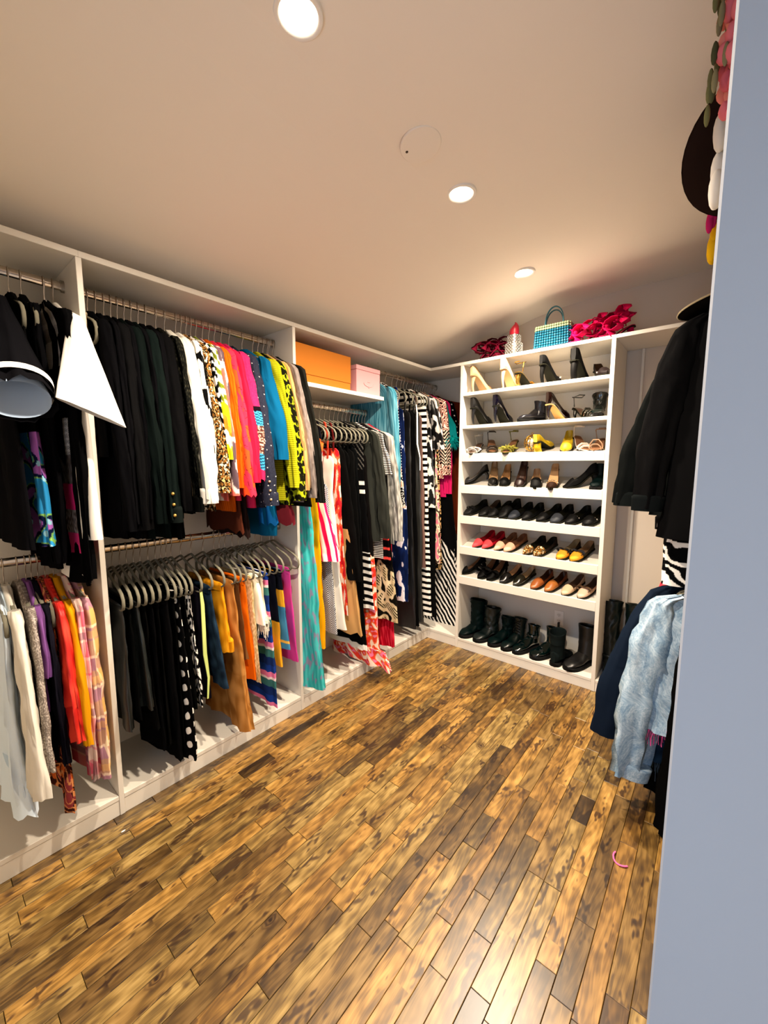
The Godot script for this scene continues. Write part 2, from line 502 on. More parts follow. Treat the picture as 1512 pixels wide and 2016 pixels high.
# secs: [y, centre x, half width, half thickness]; folds grow towards the hem
func drape(b: MB, secs: Array, seed: float, amp: float, rows := 20, k := 28, ex := 2.6, ruffle := 0.0, pleat := 0.0, tilt := 0.0, skew := 0.0) -> void:
	var rings := []
	var y0: float = secs[0][0]
	var y1: float = secs[-1][0]
	var at := 0
	for i in rows + 1:
		var y := lerpf(y0, y1, pow(float(i) / rows, 1.25))
		while at < secs.size() - 2 and y < secs[at + 1][0]: at += 1
		var f := clampf((y - secs[at][0]) / (secs[at + 1][0] - secs[at][0]), 0, 1)
		var cx: float = lerpf(secs[at][1], secs[at + 1][1], f)
		var ax: float = lerpf(secs[at][2], secs[at + 1][2], f)
		var az: float = lerpf(secs[at][3], secs[at + 1][3], f)
		var t := (y - y0) / (y1 - y0)
		var g := PackedVector3Array()
		for j in k:
			var a := TAU * j / k
			var c := cos(a)
			var s := sin(a)
			var d: float = amp * (.25 + .75 * t) * simp.get_noise_3d(c * 2.4 + seed, s * 2.4, y * 1.3 + seed) * 1.6
			d += amp * t * .45 * simp.get_noise_3d(c * 6.0 + seed * 2, s * 6.0, y * 1.1)
			d += amp * .5 * simp.get_noise_3d(c * 1.5, s * 1.5 + seed * 3, y * 9.0)
			d += pleat * t * sin(a * 9 + seed * 3)
			var x: float = cx + ax * signf(c) * pow(abs(c), 2.0 / ex) + d * c
			var z: float = az * signf(s) * pow(abs(s), 2.0 / 2.1) + d * s + amp * .8 * t * sin(x * 22 + seed * 5 + y * 2)
			g.append(Vector3(x, y + ruffle * t * t * t * sin(a * 7 + seed) + t * (tilt * (x - cx) + skew * z), z))
		rings.append(g)
	b.loft(rings, true, false)

func gar(called: String, cat: String, label: String, at: Vector3, style: String, ck: String, T: float, Ls: float, Lb: float, o := {}) -> Node3D:
	var turn: float = o.get("turn", 0.0)
	var g := thing(called, label, cat, at, turn, o.get("group", "clothes hanging on the right closet rods" if turn != 0.0 else "clothes hanging on the left closet rods"))
	var m := cloth(ck)
	var az := T * .5
	var flare: float = o.get("flare", .06)
	var amp: float = o.get("amp", .013)
	var sd: float = at.z * 37.0 + at.y * 11.0
	var ou: float = o.get("out", 0.0)
	var b := MB.new()
	if style in ["top", "tee", "cape", "bell", "coat"]:
		drape(b, [[-.082, 0, .045, .012], [-.105, 0, .085, .016], [-.165, ou * .5, .195, minf(az, .02)], [-.24, ou, .195, az * .8], [-Lb, ou + flare * .45, o.get("wh", .215), az]], sd, amp, 18, 28, 2.6, o.get("ruffle", 0.0))
		part("body", b, m, g)
		for s in [1.0, -1.0]:
			b = MB.new()
			var fl: float = flare if s > 0 else .02
			var oo := ou if s > 0 else 0.0
			var sw: float = o.get("sw", .042) if s > 0 else .03
			var rear := 0.0 if s > 0 else .035
			var e := .155 + .12 * (Ls - .155)
			if style == "cape" or style == "bell":
				drape(b, [[-.15, .185 * s, .02, .015], [-.19, (.205 + oo - rear) * s, .035 if s > 0 else .025, .022], [-Ls, (.23 + oo + fl - rear * 2.2) * s, sw, o.get("sz", .1)]], sd + s, amp * .5, 14, 32, 2.2, 0.0, 0.0, o.get("tilt", 0.0) if s > 0 else 0.0, o.get("skew", 0.0))
			else:
				drape(b, [[-.146, .180 * s, .016, .012], [-.175, (.203 + oo - rear) * s, .038 if s > 0 else .028, minf(az, .024)], [-e - .08, (.215 + oo + fl * .2 - rear * 1.4) * s, sw, az * .95], [-lerpf(e, Ls, .6), (.215 + oo + fl * .75 - rear * 1.5) * s, sw * 1.05, az], [-Ls, (.212 + oo + fl - rear * 1.5) * s, o.get("cw", sw * .8), o.get("cz", az * .85)]], sd + s * 2.3, amp, 20, 22, 2.2, o.get("sruf", 0.0))
			var sl := part("sleeve", b, cloth(o["sleeve"]) if o.has("sleeve") else m, g)
			if s > 0 and o.has("cuff"):
				b = MB.new()
				var cx: float = (.212 + oo + fl)
				drape(b, [[-Ls + .055, cx - fl * .07, sw * .93, az * .97], [-Ls + .05, cx - fl * .06, sw + .004, az * 1.05], [-Ls - .012, cx, sw * .9 + .003, az]], sd, .001, 6, 22, 2.2)
				part("cuff", b, cloth(o["cuff"]), sl)
			if s > 0 and o.has("studs"):
				b = MB.new()
				for q in 3: b.ball(Vector3(.212 + oo + fl + sw * .8 - q * .004, -Ls + .02 + q * .045, az * .6 * (1 if turn == 0.0 else -1)), Vector3(.007, .007, .007))
				part("button", b, solid(o["studs"], .35, .8), sl)
			if s > 0 and o.has("band"):
				var ce: float = .23 + oo + fl
				var up := Vector3(-.012, .035, 0)
				for q in 2:
					b = MB.new()
					var rr := []
					for w in ([0.0, 1.0] if q == 0 else [0.0, .35, 1.0]):
						var ring := PackedVector3Array()
						var ee: float = .003 if q == 0 else -.009
						var f: float = 1.0 if q == 0 else 1.0 - .72 * w
						for j in 36:
							var a := TAU * j / 36
							var px: float = (sw + ee) * f * signf(cos(a)) * pow(abs(cos(a)), 2.0 / 2.2)
							var pz: float = (o["sz"] + ee) * f * signf(sin(a)) * pow(abs(sin(a)), 2.0 / 2.1)
							var base := Vector3(ce + px, -Ls + o.get("tilt", 0.0) * px + .002, pz)
							if q == 0: ring.append(base + up * (.75 + .5 * w))
							else: ring.append(base + Vector3(-.115, .26, 0) * w)
						rr.append(ring)
					b.loft(rr, false, q == 1)
					part("stripe" if q == 0 else "lining", b, cloth(o["band"] if q == 0 else "#a3b8d2"), sl)
			if s > 0 and o.has("fluff"):
				b = MB.new()
				var fc := Vector3(.212 + oo + fl, -Ls, 0)
				for q in 150:
					var dir := Vector3(rng.randf_range(-1, 1), rng.randf_range(-1, .8), rng.randf_range(-1, 1)).normalized()
					var p0 := fc + dir * Vector3(.03, .03, .03)
					var p1 := p0 + dir * rng.randf_range(.03, .055) + Vector3(0, -.012, 0)
					b.tube([p0, (p0 + p1) * .5 + Vector3(0, .004, 0), p1], .0035, .0035, 4, Vector3.UP, [1.0, .8, .2])
				b.ball(fc, Vector3(.042, .042, .042), 12, 8)
				part("feather_cuff", b, cloth(o["fluff"]), sl)
		if o.has("collar"):
			b = MB.new()
			b.tube([Vector3(-.06, -.088, .016), Vector3(0, -.078, .026), Vector3(.06, -.088, .016), Vector3(.085, -.11, 0)], .016, .008, 8)
			b.tube([Vector3(-.06, -.088, -.016), Vector3(0, -.078, -.026), Vector3(.06, -.088, -.016)], .016, .008, 8)
			part("collar", b, cloth(o["collar"]), g)
	elif style == "strap":
		var yb: float = o.get("bust", .30)
		var wst: float = o.get("waist", 0.0)
		var secs := [[-yb, ou, .15, .012], [-yb - .03, ou + .02, .17, az * .6]]
		if wst > 0: secs.append_array([[-wst + .02, ou + .02, .15, az * .35], [-wst - .03, ou + .02, .16, az * .5]])
		secs.append([-Lb, ou + flare * .6, o.get("wh", .22) , az])
		drape(b, secs, sd, amp, 24, 30, 2.6, o.get("ruffle", 0.0), o.get("pleat", 0.0))
		part("body", b, m, g)
		for s in [1.0, -1.0]:
			b = MB.new()
			b.tube([Vector3(.10 * s, -.117, .0), Vector3(.125 * s, -.125, .012), Vector3((.15 + ou) * s, -.22, .014), Vector3((.14 + ou) * s, -yb - .02, .008)], .009, .004, 8, Vector3(0, 0, 1))
			part("strap", b, cloth(o.get("strap", ck)), g)
	elif style == "dress":
		drape(b, [[-.082, 0, .045, .012], [-.105, 0, .085, .016], [-.165, ou * .5, .20, minf(az, .02)], [-.23, ou, .208, az * .7], [-.55, ou + flare * .25, .2, az * .8], [-Lb, ou + flare * .7, o.get("wh", .22) + flare * .3, az]], sd, amp, 26, 30, 2.6, o.get("ruffle", 0.0), o.get("pleat", 0.0))
		part("body", b, m, g)
	else:   # a skirt or a pair of trousers over the hanger's bar
		var hw: float = o.get("hw", .19)
		drape(b, [[-.226, ou, hw - .015, .006], [-.234, ou, hw - .004, az * .55], [-.26, ou, hw, az * .7], [-Lb, ou + flare * .6, o.get("wh", hw + .01) + flare * .35, az]], sd, amp, 22, 30, 2.8, o.get("ruffle", 0.0), o.get("pleat", 0.0))
		part("body", b, m, g)
		b = MB.new()
		drape(b, [[-.225, ou, hw - .012, .008], [-.232, ou, hw - .001, az * .58], [-.262, ou, hw + .003, az * .74]], sd, .0, 4, 28, 2.8)
		part("waistband", b, cloth(o.get("waist_cloth", ck)), g)
	if o.has("lower"):   # a skirt showing below the top layer
		b = MB.new()
		var lw: float = o.get("lw", .19)
		drape(b, [[-Lb + .34, ou + flare * .4 + .17 - lw, lw * .86, az * .6], [-o["lower_to"], ou + flare * .7 + .19 - lw, lw, az * .95]], sd, amp, 10, 28, 2.6, .012)
		part("underskirt", b, cloth(o["lower"]), g)
	if o.has("hem"):
		b = MB.new()
		var ww: float = o.get("wh", .22) + flare * .3 + .01
		if o.has("flat_hem"): drape(b, [[-Lb + .05, ou + flare * .58, ww - .006, az + .003], [-Lb - .004, ou + flare * .6, ww - .004, az + .005]], sd, .001, 4, 30, 2.8)
		else: drape(b, [[-Lb + .09, ou + flare * .6, ww - .02, az * .9], [-Lb - .03, ou + flare * .75, ww + .02, az * 1.35]], sd, .012, 8, 36, 2.4, .012, .012)
		part("turned_hem" if o.has("flat_hem") else "ruffle", b, cloth(o["hem"]), g)
	if o.has("fringe"):
		b = MB.new()
		var hx: float = o.get("hw", .19) + ou + flare
		for q in 70:
			var p := Vector3(hx - rng.randf_range(-.004, .12), -Lb + rng.randf_range(-.01, .05), rng.randf_range(-az, az))
			b.tube([p, p + Vector3(.006, -.03, rng.randf_range(-.006, .006)), p + Vector3(.004, -rng.randf_range(.05, .09), rng.randf_range(-.012, .012))], .0016, .0016, 4)
		part("fringe", b, cloth(o["fringe"]), g)
	if o.has("ribbon"):
		b = MB.new()
		var rx: float = .2 + ou
		b.tube([Vector3(rx, -.225, 0), Vector3(rx + .012, -.3, 0), Vector3(rx + .02, -.55, .004), Vector3(rx + .05, -.66, .006), Vector3(rx + .06, -.76, .02)], .0095, .002, 8, Vector3(1, 0, 0), [.6, 1, 1.1, .7, .5])
		part("ribbon", b, cloth(o["ribbon"]), g)
	if not o.has("no_hanger"):
		hang(at, turn, o.get("hl", "slim hanger under the " + label))
	return g

# ------------------------------------------------------------------ shoes (local: toe towards +z, sole on y = 0)
const SK := [-.9, -.62, -.3, 0.0, .3, .62, .9]

func shoe_ring(z: float, w: float, b: float, rim: float, dome: float, cov: bool) -> PackedVector3Array:
	var g := PackedVector3Array()
	g.append(Vector3(-w * .8, b, z)); g.append(Vector3(-w, b + (rim - b) * .4, z)); g.append(Vector3(-w * .95, rim, z))
	for q in SK:
		var x: float = q * w * .97
		var y: float
		if cov: y = rim + dome * sqrt(maxf(0.0, 1.0 - q * q * 1.15))
		else: y = (rim - .002 if abs(q) > .8 else b + .010)
		g.append(Vector3(x, y, z))
	g.append(Vector3(w * .95, rim, z)); g.append(Vector3(w, b + (rim - b) * .4, z)); g.append(Vector3(w * .8, b, z)); g.append(Vector3(0, b - .001, z))
	return g

# kinds: pump, flat, loafer, mule; hh heel height, pt pointed toe, cut = where the covered toe begins
func shoe(label: String, cat: String, at: Vector3, yaw: float, pitch: float, col: String, o := {}) -> Node3D:
	var s := thing(o.get("called", "shoe"), label, cat, at, 0.0, o.get("group", "shoes on the shoe cabinet shelves"))
	s.rotation = Vector3(pitch, yaw, 0)
	var hh: float = o.get("hh", .012)
	var L: float = o.get("len", .24)
	var W: float = o.get("w", .038)
	var cut: float = o.get("cut", .70)
	var pt: bool = o.get("pt", false)
	var lining: String = o.get("in", "6b4a34")
	var mt: Material = o["mat"] if o.has("mat") else shoe_mat(o.get("rough", .6), o.get("metal", 0.0), o.get("coat", 0.0))
	var outer := Color(col).srgb_to_linear()
	var inner := Color(lining).srgb_to_linear()
	var hs: float = o.get("side", .038)
	var b := MB.new()
	var cols := []
	for j in 15: cols.append(outer)
	var base := func(t: float) -> float: return .008 + hh * (1.0 - smoothstep(.08, .68, t))
	var wid := func(t: float) -> float:
		var w := W * (.66 + .34 * smoothstep(.12, .62, t)) if t < .62 else W
		if t < .12: w = W * .66 * sqrt(clampf(1.0 - pow((.12 - t) / .14, 2), .02, 1))
		if t > .74: w = W * (1.0 - .92 * pow((t - .74) / .26, 1.5 if pt else 2.6))
		return maxf(w, .003)
	var open := []
	var cov := []
	var n := 22
	for i in n + 1:
		var t := float(i) / n
		var bb: float = base.call(t)
		var w: float = wid.call(t)
		var rim: float = bb + lerpf(hs + .018, hs * .8, smoothstep(0, .35, t))
		if t > .6: rim = bb + lerpf(hs * .8, .012, smoothstep(.6, 1.0, t))
		var dome: float = o.get("dome", .024) * (1.0 - smoothstep(.72, 1.02, t) * .75)
		if t <= cut: open.append(shoe_ring((t - .5) * L, w, bb, rim, 0, i == 0))
		if t >= cut - .03: cov.append(shoe_ring((t - .5) * L, w, bb, rim, dome, true))
	for j in range(3, 10): cols[j] = inner
	if o.get("sandal", false):
		var sr := []
		for i in n + 1:
			var t := float(i) / n
			sr.append(shoe_ring((t - .5) * L, wid.call(t), base.call(t), base.call(t) + .008, .001, true))
		b.loft(sr, true, true, cols)
		part("footbed", b, mt, s)
		b = MB.new()
		b.col = outer
		for st in o.get("straps", [[.72, .03], [.85, .022]]):
			var bb: float = base.call(st[0])
			var w: float = wid.call(st[0]) + .002
			var z: float = (st[0] - .5) * L
			b.tube([Vector3(-w, bb, z), Vector3(-w * .9, bb + st[1] * .7, z), Vector3(-w * .4, bb + st[1] * 1.25, z), Vector3(w * .4, bb + st[1] * 1.25, z), Vector3(w * .9, bb + st[1] * .7, z), Vector3(w, bb, z)], o.get("sw", .008), .002, 8, Vector3(0, 0, 1))
		if o.get("ankle", true):
			var bb: float = base.call(.08)
			var z := (.08 - .5) * L
			b.tube([Vector3(-.025, bb + .01, z + .02), Vector3(-.032, bb + .075, z + .02), Vector3(-.02, bb + .085, z + .062), Vector3(.02, bb + .085, z + .062), Vector3(.032, bb + .075, z + .02), Vector3(.02, bb + .08, z - .012), Vector3(-.02, bb + .08, z - .012)], .004, .004, 6)
		part("strap", b, mt, s)
	else:
		b.loft(open, true, false, cols)
		for j in 15: cols[j] = outer
		if o.has("toe"):
			for j in 15: cols[j] = Color(o["toe"]).srgb_to_linear()
		var body := part("upper", b, mt, s)
		b = MB.new()
		b.loft(cov, true, true, cols)
		part("toe_cap", b, o["toe_mat"] if o.has("toe_mat") else mt, s)
		if o.get("sling", false): body.set_meta("label", "slingback upper")
	b = MB.new()
	b.col = Color(o.get("sole", "1a1613")).srgb_to_linear()
	var so := []
	for i in n + 1:
		var t := float(i) / n
		var bb: float = base.call(t)
		var w: float = wid.call(t) + .0015
		var z := (t - .5) * L * 1.01
		so.append(PackedVector3Array([Vector3(-w, bb + .002, z), Vector3(w, bb + .002, z), Vector3(w, bb - .006, z), Vector3(-w, bb - .006, z)]))
	b.loft(so)
	part("sole", b, shoe_mat(.7), s)
	if hh > .02:
		b = MB.new()
		b.col = Color(o.get("heel", col)).srgb_to_linear()
		var tip: float = o.get("tip", .006)
		var hz := -.5 * L
		var rings := []
		for i in 7:
			var f := i / 6.0
			var y := lerpf(hh + .006, 0.0, f)
			var r: float = lerpf(W * .6, tip, pow(f, .45))
			var ce := Vector3(0, y, hz + .028 - .012 * sin(f * PI) + (.0 if tip < .012 else .004))
			var g := PackedVector3Array()
			for j in 10:
				var a := TAU * j / 10
				g.append(ce + Vector3(cos(a) * r, 0, sin(a) * minf(r, .024)))
			rings.append(g)
		b.loft(rings)
		part("heel", b, o["heel_mat"] if o.has("heel_mat") else mt, s)
	if o.has("bow"):
		b = MB.new()
		b.col = Color(o["bow"]).srgb_to_linear()
		bow(b, Vector3(0, base.call(.75) + o.get("bow_y", .045), .2 * L), o.get("bow_s", .03), o.get("bow_turn", 0.0))
		part("bow", b, shoe_mat(o.get("bow_rough", .7)), s)
	if o.has("fluff"):
		b = MB.new()
		b.col = Color(o["fluff"]).srgb_to_linear()
		for q in 90:
			var dir := Vector3(rng.randf_range(-1, 1), rng.randf_range(.1, 1), rng.randf_range(-.7, .9)).normalized()
			var p0 := Vector3(dir.x * W * .8, base.call(.75) + .02, .24 * L)
			var p1 := p0 + dir * rng.randf_range(.03, .06)
			p1.y -= .012
			b.tube([p0, (p0 + p1) * .5 + Vector3(0, .008, 0), p1], .0028, .0028, 4, Vector3.UP, [1.0, .9, .2])
		part("feather_trim", b, shoe_mat(.8), s)
	if o.has("buckle"):
		b = MB.new()
		b.col = Color(o["buckle"]).srgb_to_linear()
		var y: float = base.call(.72) + .045
		for q in 7: b.ball(Vector3(lerpf(-W, W, q / 6.0), y - .0009 * (q - 3) * (q - 3) * 2.4, .17 * L), Vector3(.006, .005, .004), 6, 5)
		part("chain", b, shoe_mat(.25, .9), s)
	return s

func bow(b: MB, c: Vector3, s: float, turn := 0.0) -> void:
	for k in [-1.0, 1.0]:
		var pts := []
		for i in 9:
			var a := TAU * i / 8
			pts.append(c + Vector3(k * s * (.9 - .9 * cos(a)), s * .55 * sin(a), s * .15 * sin(a * .5)).rotated(Vector3.UP, turn))
		b.tube(pts, s * .42, s * .05, 8, Vector3.UP, null)
		b.tube([c, c + Vector3(k * s * .5, -s * .5, s * .2).rotated(Vector3.UP, turn), c + Vector3(k * s * 1.0, -s * 1.1, s * .3).rotated(Vector3.UP, turn)], s * .3, s * .05, 8, Vector3.UP)
	b.ball(c, Vector3(s * .3, s * .34, s * .3), 8, 6)

# kinds of boots: H height of the shaft, r radius, foot length L
func boot(label: String, at: Vector3, yaw: float, H: float, o := {}) -> Node3D:
	var s := thing("boot", label, "boot", at, yaw, o.get("group", "black boots"))
	var L: float = o.get("len", .27)
	var W: float = o.get("w", .048)
	var r: float = o.get("r", .056)
	var col := Color(o.get("col", "0c0d0d")).srgb_to_linear()
	var mt := shoe_mat(o.get("rough", .55), 0.0, o.get("coat", 0.0))
	var b := MB.new()
	b.col = col
	var rings := []
	var n := 18
	for i in n + 1:
		var t := float(i) / n
		var w := W * (.74 + .26 * smoothstep(.2, .65, t))
		if t < .12: w = W * .74 * sqrt(clampf(1.0 - pow((.12 - t) / .13, 2), .05, 1))
		if t > .72: w = W * sqrt(clampf(1.0 - pow((t - .72) / .29, 2.4), .03, 1))
		var top: float = lerpf(.105, .062, smoothstep(.35, .68, t))
		if t > .75: top = lerpf(.062, .034, pow((t - .75) / .25, 2))
		var g := PackedVector3Array()
		for j in 18:
			var a := TAU * j / 18
			var x := w * signf(cos(a)) * pow(abs(cos(a)), .75)
			var y := .024 + (top - .024) * (.5 + .5 * sin(a)) + .0015 * nz(x * 90 + at.x * 50, t * 14)
			g.append(Vector3(x, y, (t - .5) * L))
		rings.append(g)
	b.loft(rings)
	part("foot", b, mt, s)
	b = MB.new()
	b.col = col
	rings = []
	var zc := -.5 * L + r * 1.02
	for i in 17:
		var f := i / 16.0
		var y := lerpf(.055, H, f)
		var rr: float = lerpf(r * .92, r * o.get("flare", 1.08), f) - .006 * sin(f * PI)
		var g := PackedVector3Array()
		for j in 22:
			var a := TAU * j / 22
			var d: float = .004 * o.get("slouch", .5) * simp.get_noise_3d(cos(a) * 2, y * 30, sin(a) * 2 + at.x * 20)
			g.append(Vector3(cos(a) * (rr + d), y + (.012 * sin(a) if i > 12 else 0.0), zc + lerpf(.012, 0, f) + sin(a) * (rr * 1.06 + d)))
		rings.append(g)
	# turn over the collar and go down inside
	for q in [[.94, 0.0], [.9, -.012], [.86, -.08]]:
		var g := PackedVector3Array()
		for j in 22:
			var a := TAU * j / 22
			g.append(Vector3(cos(a) * r * o.get("flare", 1.08) * q[0], H + q[1] + .012 * sin(a), zc + sin(a) * r * 1.06 * o.get("flare", 1.08) * q[0]))
		rings.append(g)
	b.loft(rings, true, true)
	part("shaft", b, mt, s)
	b = MB.new()
	b.col = Color(o.get("sole", "131211")).srgb_to_linear()
	var so := []
	for i in n + 1:
		var t := float(i) / n
		var w := W * (.80 + .24 * smoothstep(.2, .65, t))
		if t < .12: w = W * .8 * sqrt(clampf(1.0 - pow((.12 - t) / .13, 2), .05, 1))
		if t > .72: w = W * 1.04 * sqrt(clampf(1.0 - pow((t - .72) / .29, 2.4), .03, 1))
		var z := (t - .5) * L * 1.03
		so.append(PackedVector3Array([Vector3(-w, .028, z), Vector3(w, .028, z), Vector3(w, .0, z), Vector3(-w, .0, z)]))
	b.loft(so)
	part("sole", b, shoe_mat(.75), s)
	if o.has("pull"):
		b = MB.new()
		b.col = col
		b.tube([Vector3(0, H - .02, zc - r), Vector3(0, H + .035, zc - r * 1.02), Vector3(0, H + .036, zc - r * .85), Vector3(0, H - .01, zc - r * .88)], .01, .0025, 8, Vector3(1, 0, 0))
		part("pull_tab", b, mt, s)
	if o.has("laces"):
		b = MB.new()
		b.col = Color("060606").srgb_to_linear()
		for q in 5:
			var y := .095 + q * (H - .11) / 5.0
			b.tube([Vector3(-.03, y, zc + r * .92), Vector3(0, y + .012, zc + r * 1.16), Vector3(.03, y, zc + r * .92)], .0035, .0035, 6)
		var lp := []
		for q in 9: lp.append(Vector3(.012 + .03 * sin(TAU * q / 8), H + .0 + .016 * cos(TAU * q / 8), zc + r * 1.1))
		b.tube(lp, .0028, .0028, 6, Vector3(0, 0, 1))
		part("laces", b, shoe_mat(.8), s)
	if o.has("strap"):
		b = MB.new()
		b.col = col
		var y := .11
		var pts := []
		for q in 15: pts.append(Vector3(cos(TAU * q / 14) * r * 1.0, y, zc + .012 + sin(TAU * q / 14) * r * 1.08))
		b.tube(pts, .004, .009, 8, Vector3.UP)
		part("strap", b, mt, s)
		b = MB.new()
		b.box(Vector3(r * .9, y - .012, zc + .02), Vector3(r * 1.05, y + .012, zc + .045), .002)
		part("buckle", b, solid("8c8a86", .3, 1.0), s)
	return s

# ------------------------------------------------------------------ the place
func wood(i: int) -> StandardMaterial3D:
	var k := "wood%d" % i
	if mats.has(k): return mats[k]
	var off := i * 37.0
	var bias: float = [.10, .0, -.06, .05, -.34, -.14][i]
	var m := print_mat(k, .16, 1.2, 128, 384, func(u, v):
		var warp := nz(u * 10 + off, v * 2.6) * .02
		var grain := nz((u + warp) * 190 + off, v * 6) * .5 + nz((u + warp) * 70, v * 3 + off) * .5
		var blot := nz(u * 20 + off * 2, v * 7 - off) * .6 + nz(u * 44 - off, v * 17) * .4
		var q := .50 + bias + grain * .26 + blot * .42
		var c := Color("40301b").lerp(Color("7f6534"), clampf(q * 1.8, 0, 1)).lerp(Color("b99c60"), clampf((q - .48) * 1.7, 0, 1))
		var dk := nz(u * 15 + off * 5, v * 5 + 40) * .7 + nz(u * 60, v * 22 + off) * .3
		c = c.lerp(Color("2c1c10"), smoothstep(.30, .62, dk - bias * .5) * (.75 + .25 * grain))
		var kd := Vector2(fposmod(u + .03 * i, .16) - .08, (fposmod(v + .21 * i, 1.2) - .5) * .7).length()
		if i % 2 == 0 and kd < .03: c = c.lerp(Color("2a180c"), clampf((1.0 - kd / .03) * (.75 + .45 * sin(kd * 620 + grain * 3)), 0, 1))
		return c, .34)
	m.clearcoat_enabled = true
	m.clearcoat = .35
	m.clearcoat_roughness = .3
	return m

func white() -> StandardMaterial3D:
	return solid("dcd7cc", .42)

func build_room() -> void:
	var b := MB.new()
	b.box(Vector3(-.6, -.2, -.6), Vector3(2.7, -.013, 4.2))
	var fl := struct("floor", b, solid("2a1a0e", .8))
	# the boards: strips about 62 mm wide, one mesh each as far back as the frame reaches
	var tints := [Color(1, 1, 1), Color(.88, .84, .80), Color(1.1, 1.03, .93), Color(.72, .68, .66), Color(1.0, .92, .82)]
	var pm := []
	for i in 6:
		for j in 5:
			var m: StandardMaterial3D = wood(i).duplicate()
			m.albedo_color = tints[j]
			pm.append(m)
	rng.seed = 41
	var rest := MB.new()
	var w := .0622
	var row := 0
	var x := -.02
	while x < 2.44:
		var z := .0 - rng.randf_range(0.0, .3)
		while z < 4.1:
			var ln := rng.randf_range(.26, .78) if rng.randf() > .12 else rng.randf_range(.12, .2)
			var z1 := minf(z + ln, 4.1)
			var dark: bool = ln < .2 or rng.randf() < .05
			var wi: int = 4 if dark else [0, 1, 2, 3, 5, 0, 3, 1][rng.randi_range(0, 7)]
			var seen := z < 1.9 + .45 * (1.95 - x) and x < 1.93
			var pb := MB.new() if seen else rest
			var top := rng.randf_range(-.0008, .0006)
			var a := Vector3(x + .0007, -.013, z + .0008)
			var c := Vector3(x + w - .0007, top, z1 - .0008)
			var uo := Vector2(rng.randf(), rng.randf())
			_plank(pb, a, c, uo)
			if seen: part("plank", pb, pm[wi * 5 + rng.randi_range(0, 4)], fl)
			z = z1
		x += w
		row += 1
	part("board_strips", rest, pm[5], fl).set_meta("kind", "stuff")

	var paint := solid("f3ebdf", .9)
	var wall := solid("cfc4b6", .85)
	for q in [["wall_left", Vector3(-.6, -.013, -.6), Vector3(-.415, 3.0, 4.2)], ["wall_back", Vector3(-.415, -.013, -.6), Vector3(2.45, 3.0, -.385)], ["wall_right", Vector3(2.45, -.013, -.6), Vector3(2.7, 3.0, 4.2)]]:
		b = MB.new()
		b.box(q[1], q[2])
		struct(q[0], b, wall)
	# the wall behind the camera with its doorway to a daylit room
	b = MB.new()
	b.box(Vector3(-.415, -.013, 3.45), Vector3(1.25, 3.0, 3.6))
	b.box(Vector3(2.3, -.013, 3.45), Vector3(2.45, 3.0, 3.6))
	b.box(Vector3(1.25, 2.15, 3.45), Vector3(2.3, 3.0, 3.6))
	struct("wall_front", b, wall)
	# the partition at the right edge of the picture
	b = MB.new()
	b.box(Vector3(1.907, -.013, 2.13), Vector3(2.45, 2.76, 2.25), .003)
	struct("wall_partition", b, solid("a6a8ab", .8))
	# sloping, softly bent ceiling, with holes for the recessed lamps
	var c := CSGPolygon3D.new()
	c.name = "ceiling"
	c.polygon = PackedVector2Array([Vector2(-.5, 2.356), Vector2(-.2, 2.43), Vector2(.1, 2.515), Vector2(.35, 2.592), Vector2(.55, 2.65), Vector2(.72, 2.692), Vector2(.9, 2.722), Vector2(1.08, 2.738), Vector2(1.3, 2.745), Vector2(2.6, 2.745), Vector2(2.6, 3.05), Vector2(-.5, 3.05)])
	c.depth = 4.8
	c.position = Vector3(0, 0, 4.2)
	c.smooth_faces = false
	c.material = paint
	c.set_meta("kind", "structure")
	add_child(c)
	for q in LAMPS:
		var h := CSGCylinder3D.new()
		h.name = "lamp_hole"
		h.operation = CSGShape3D.OPERATION_SUBTRACTION
		h.radius = .055
		h.height = .12
		h.sides = 32
		h.position = Vector3(q.x, q.y + .02, q.z - 4.2)
		h.material = paint
		c.add_child(h, true)
	for i in 3:
		var q: Vector3 = LAMPS[i]
		var t := thing("recessed_downlight", ["round recessed ceiling light nearest the camera, cut by the picture's top edge", "round recessed ceiling light in the middle of the row", "round recessed ceiling light nearest the shoe shelves"][i], "ceiling light", q, 0.0, "row of recessed ceiling lights")
		b = MB.new()
		b.lathe(Vector3.ZERO, [Vector2(.066, .006), Vector2(.066, -.003), Vector2(.062, -.005), Vector2(.053, -.004), Vector2(.05, .004), Vector2(.044, .034), Vector2(.044, .037), Vector2(.056, .037), Vector2(.056, .006)], 40, false)
		part("trim_ring", b, solid("efece6", .5), t)
		b = MB.new()
		b.lathe(Vector3.ZERO, [Vector2(.001, .026), Vector2(.03, .027), Vector2(.0435, .03), Vector2(.0435, .036), Vector2(.001, .036)], 32)
		var em := StandardMaterial3D.new()
		em.albedo_color = Color(1, 1, 1)
		em.emission_enabled = true
		em.emission = Color(1, .93, .82)
		em.emission_energy_multiplier = 14.0
		part("lens", b, em, t)
	var d := thing("ceiling_cover_plate", "flat round blank cover plate with one dark screw hole on the ceiling", "cover plate", COVER, 0.0)
	d.rotation.z = .16
	b = MB.new()
	b.lathe(Vector3.ZERO, [Vector2(.001, -.008), Vector2(.074, -.008), Vector2(.077, -.005), Vector2(.077, .004), Vector2(.001, .004)], 48)
	part("plate", b, paint, d)
	b = MB.new()
	b.lathe(Vector3(-.05, -.0095, .02), [Vector2(.0005, 0), Vector2(.005, 0), Vector2(.005, .006)], 12)
	part("screw", b, solid("3a2a1c", .5, .3), d)

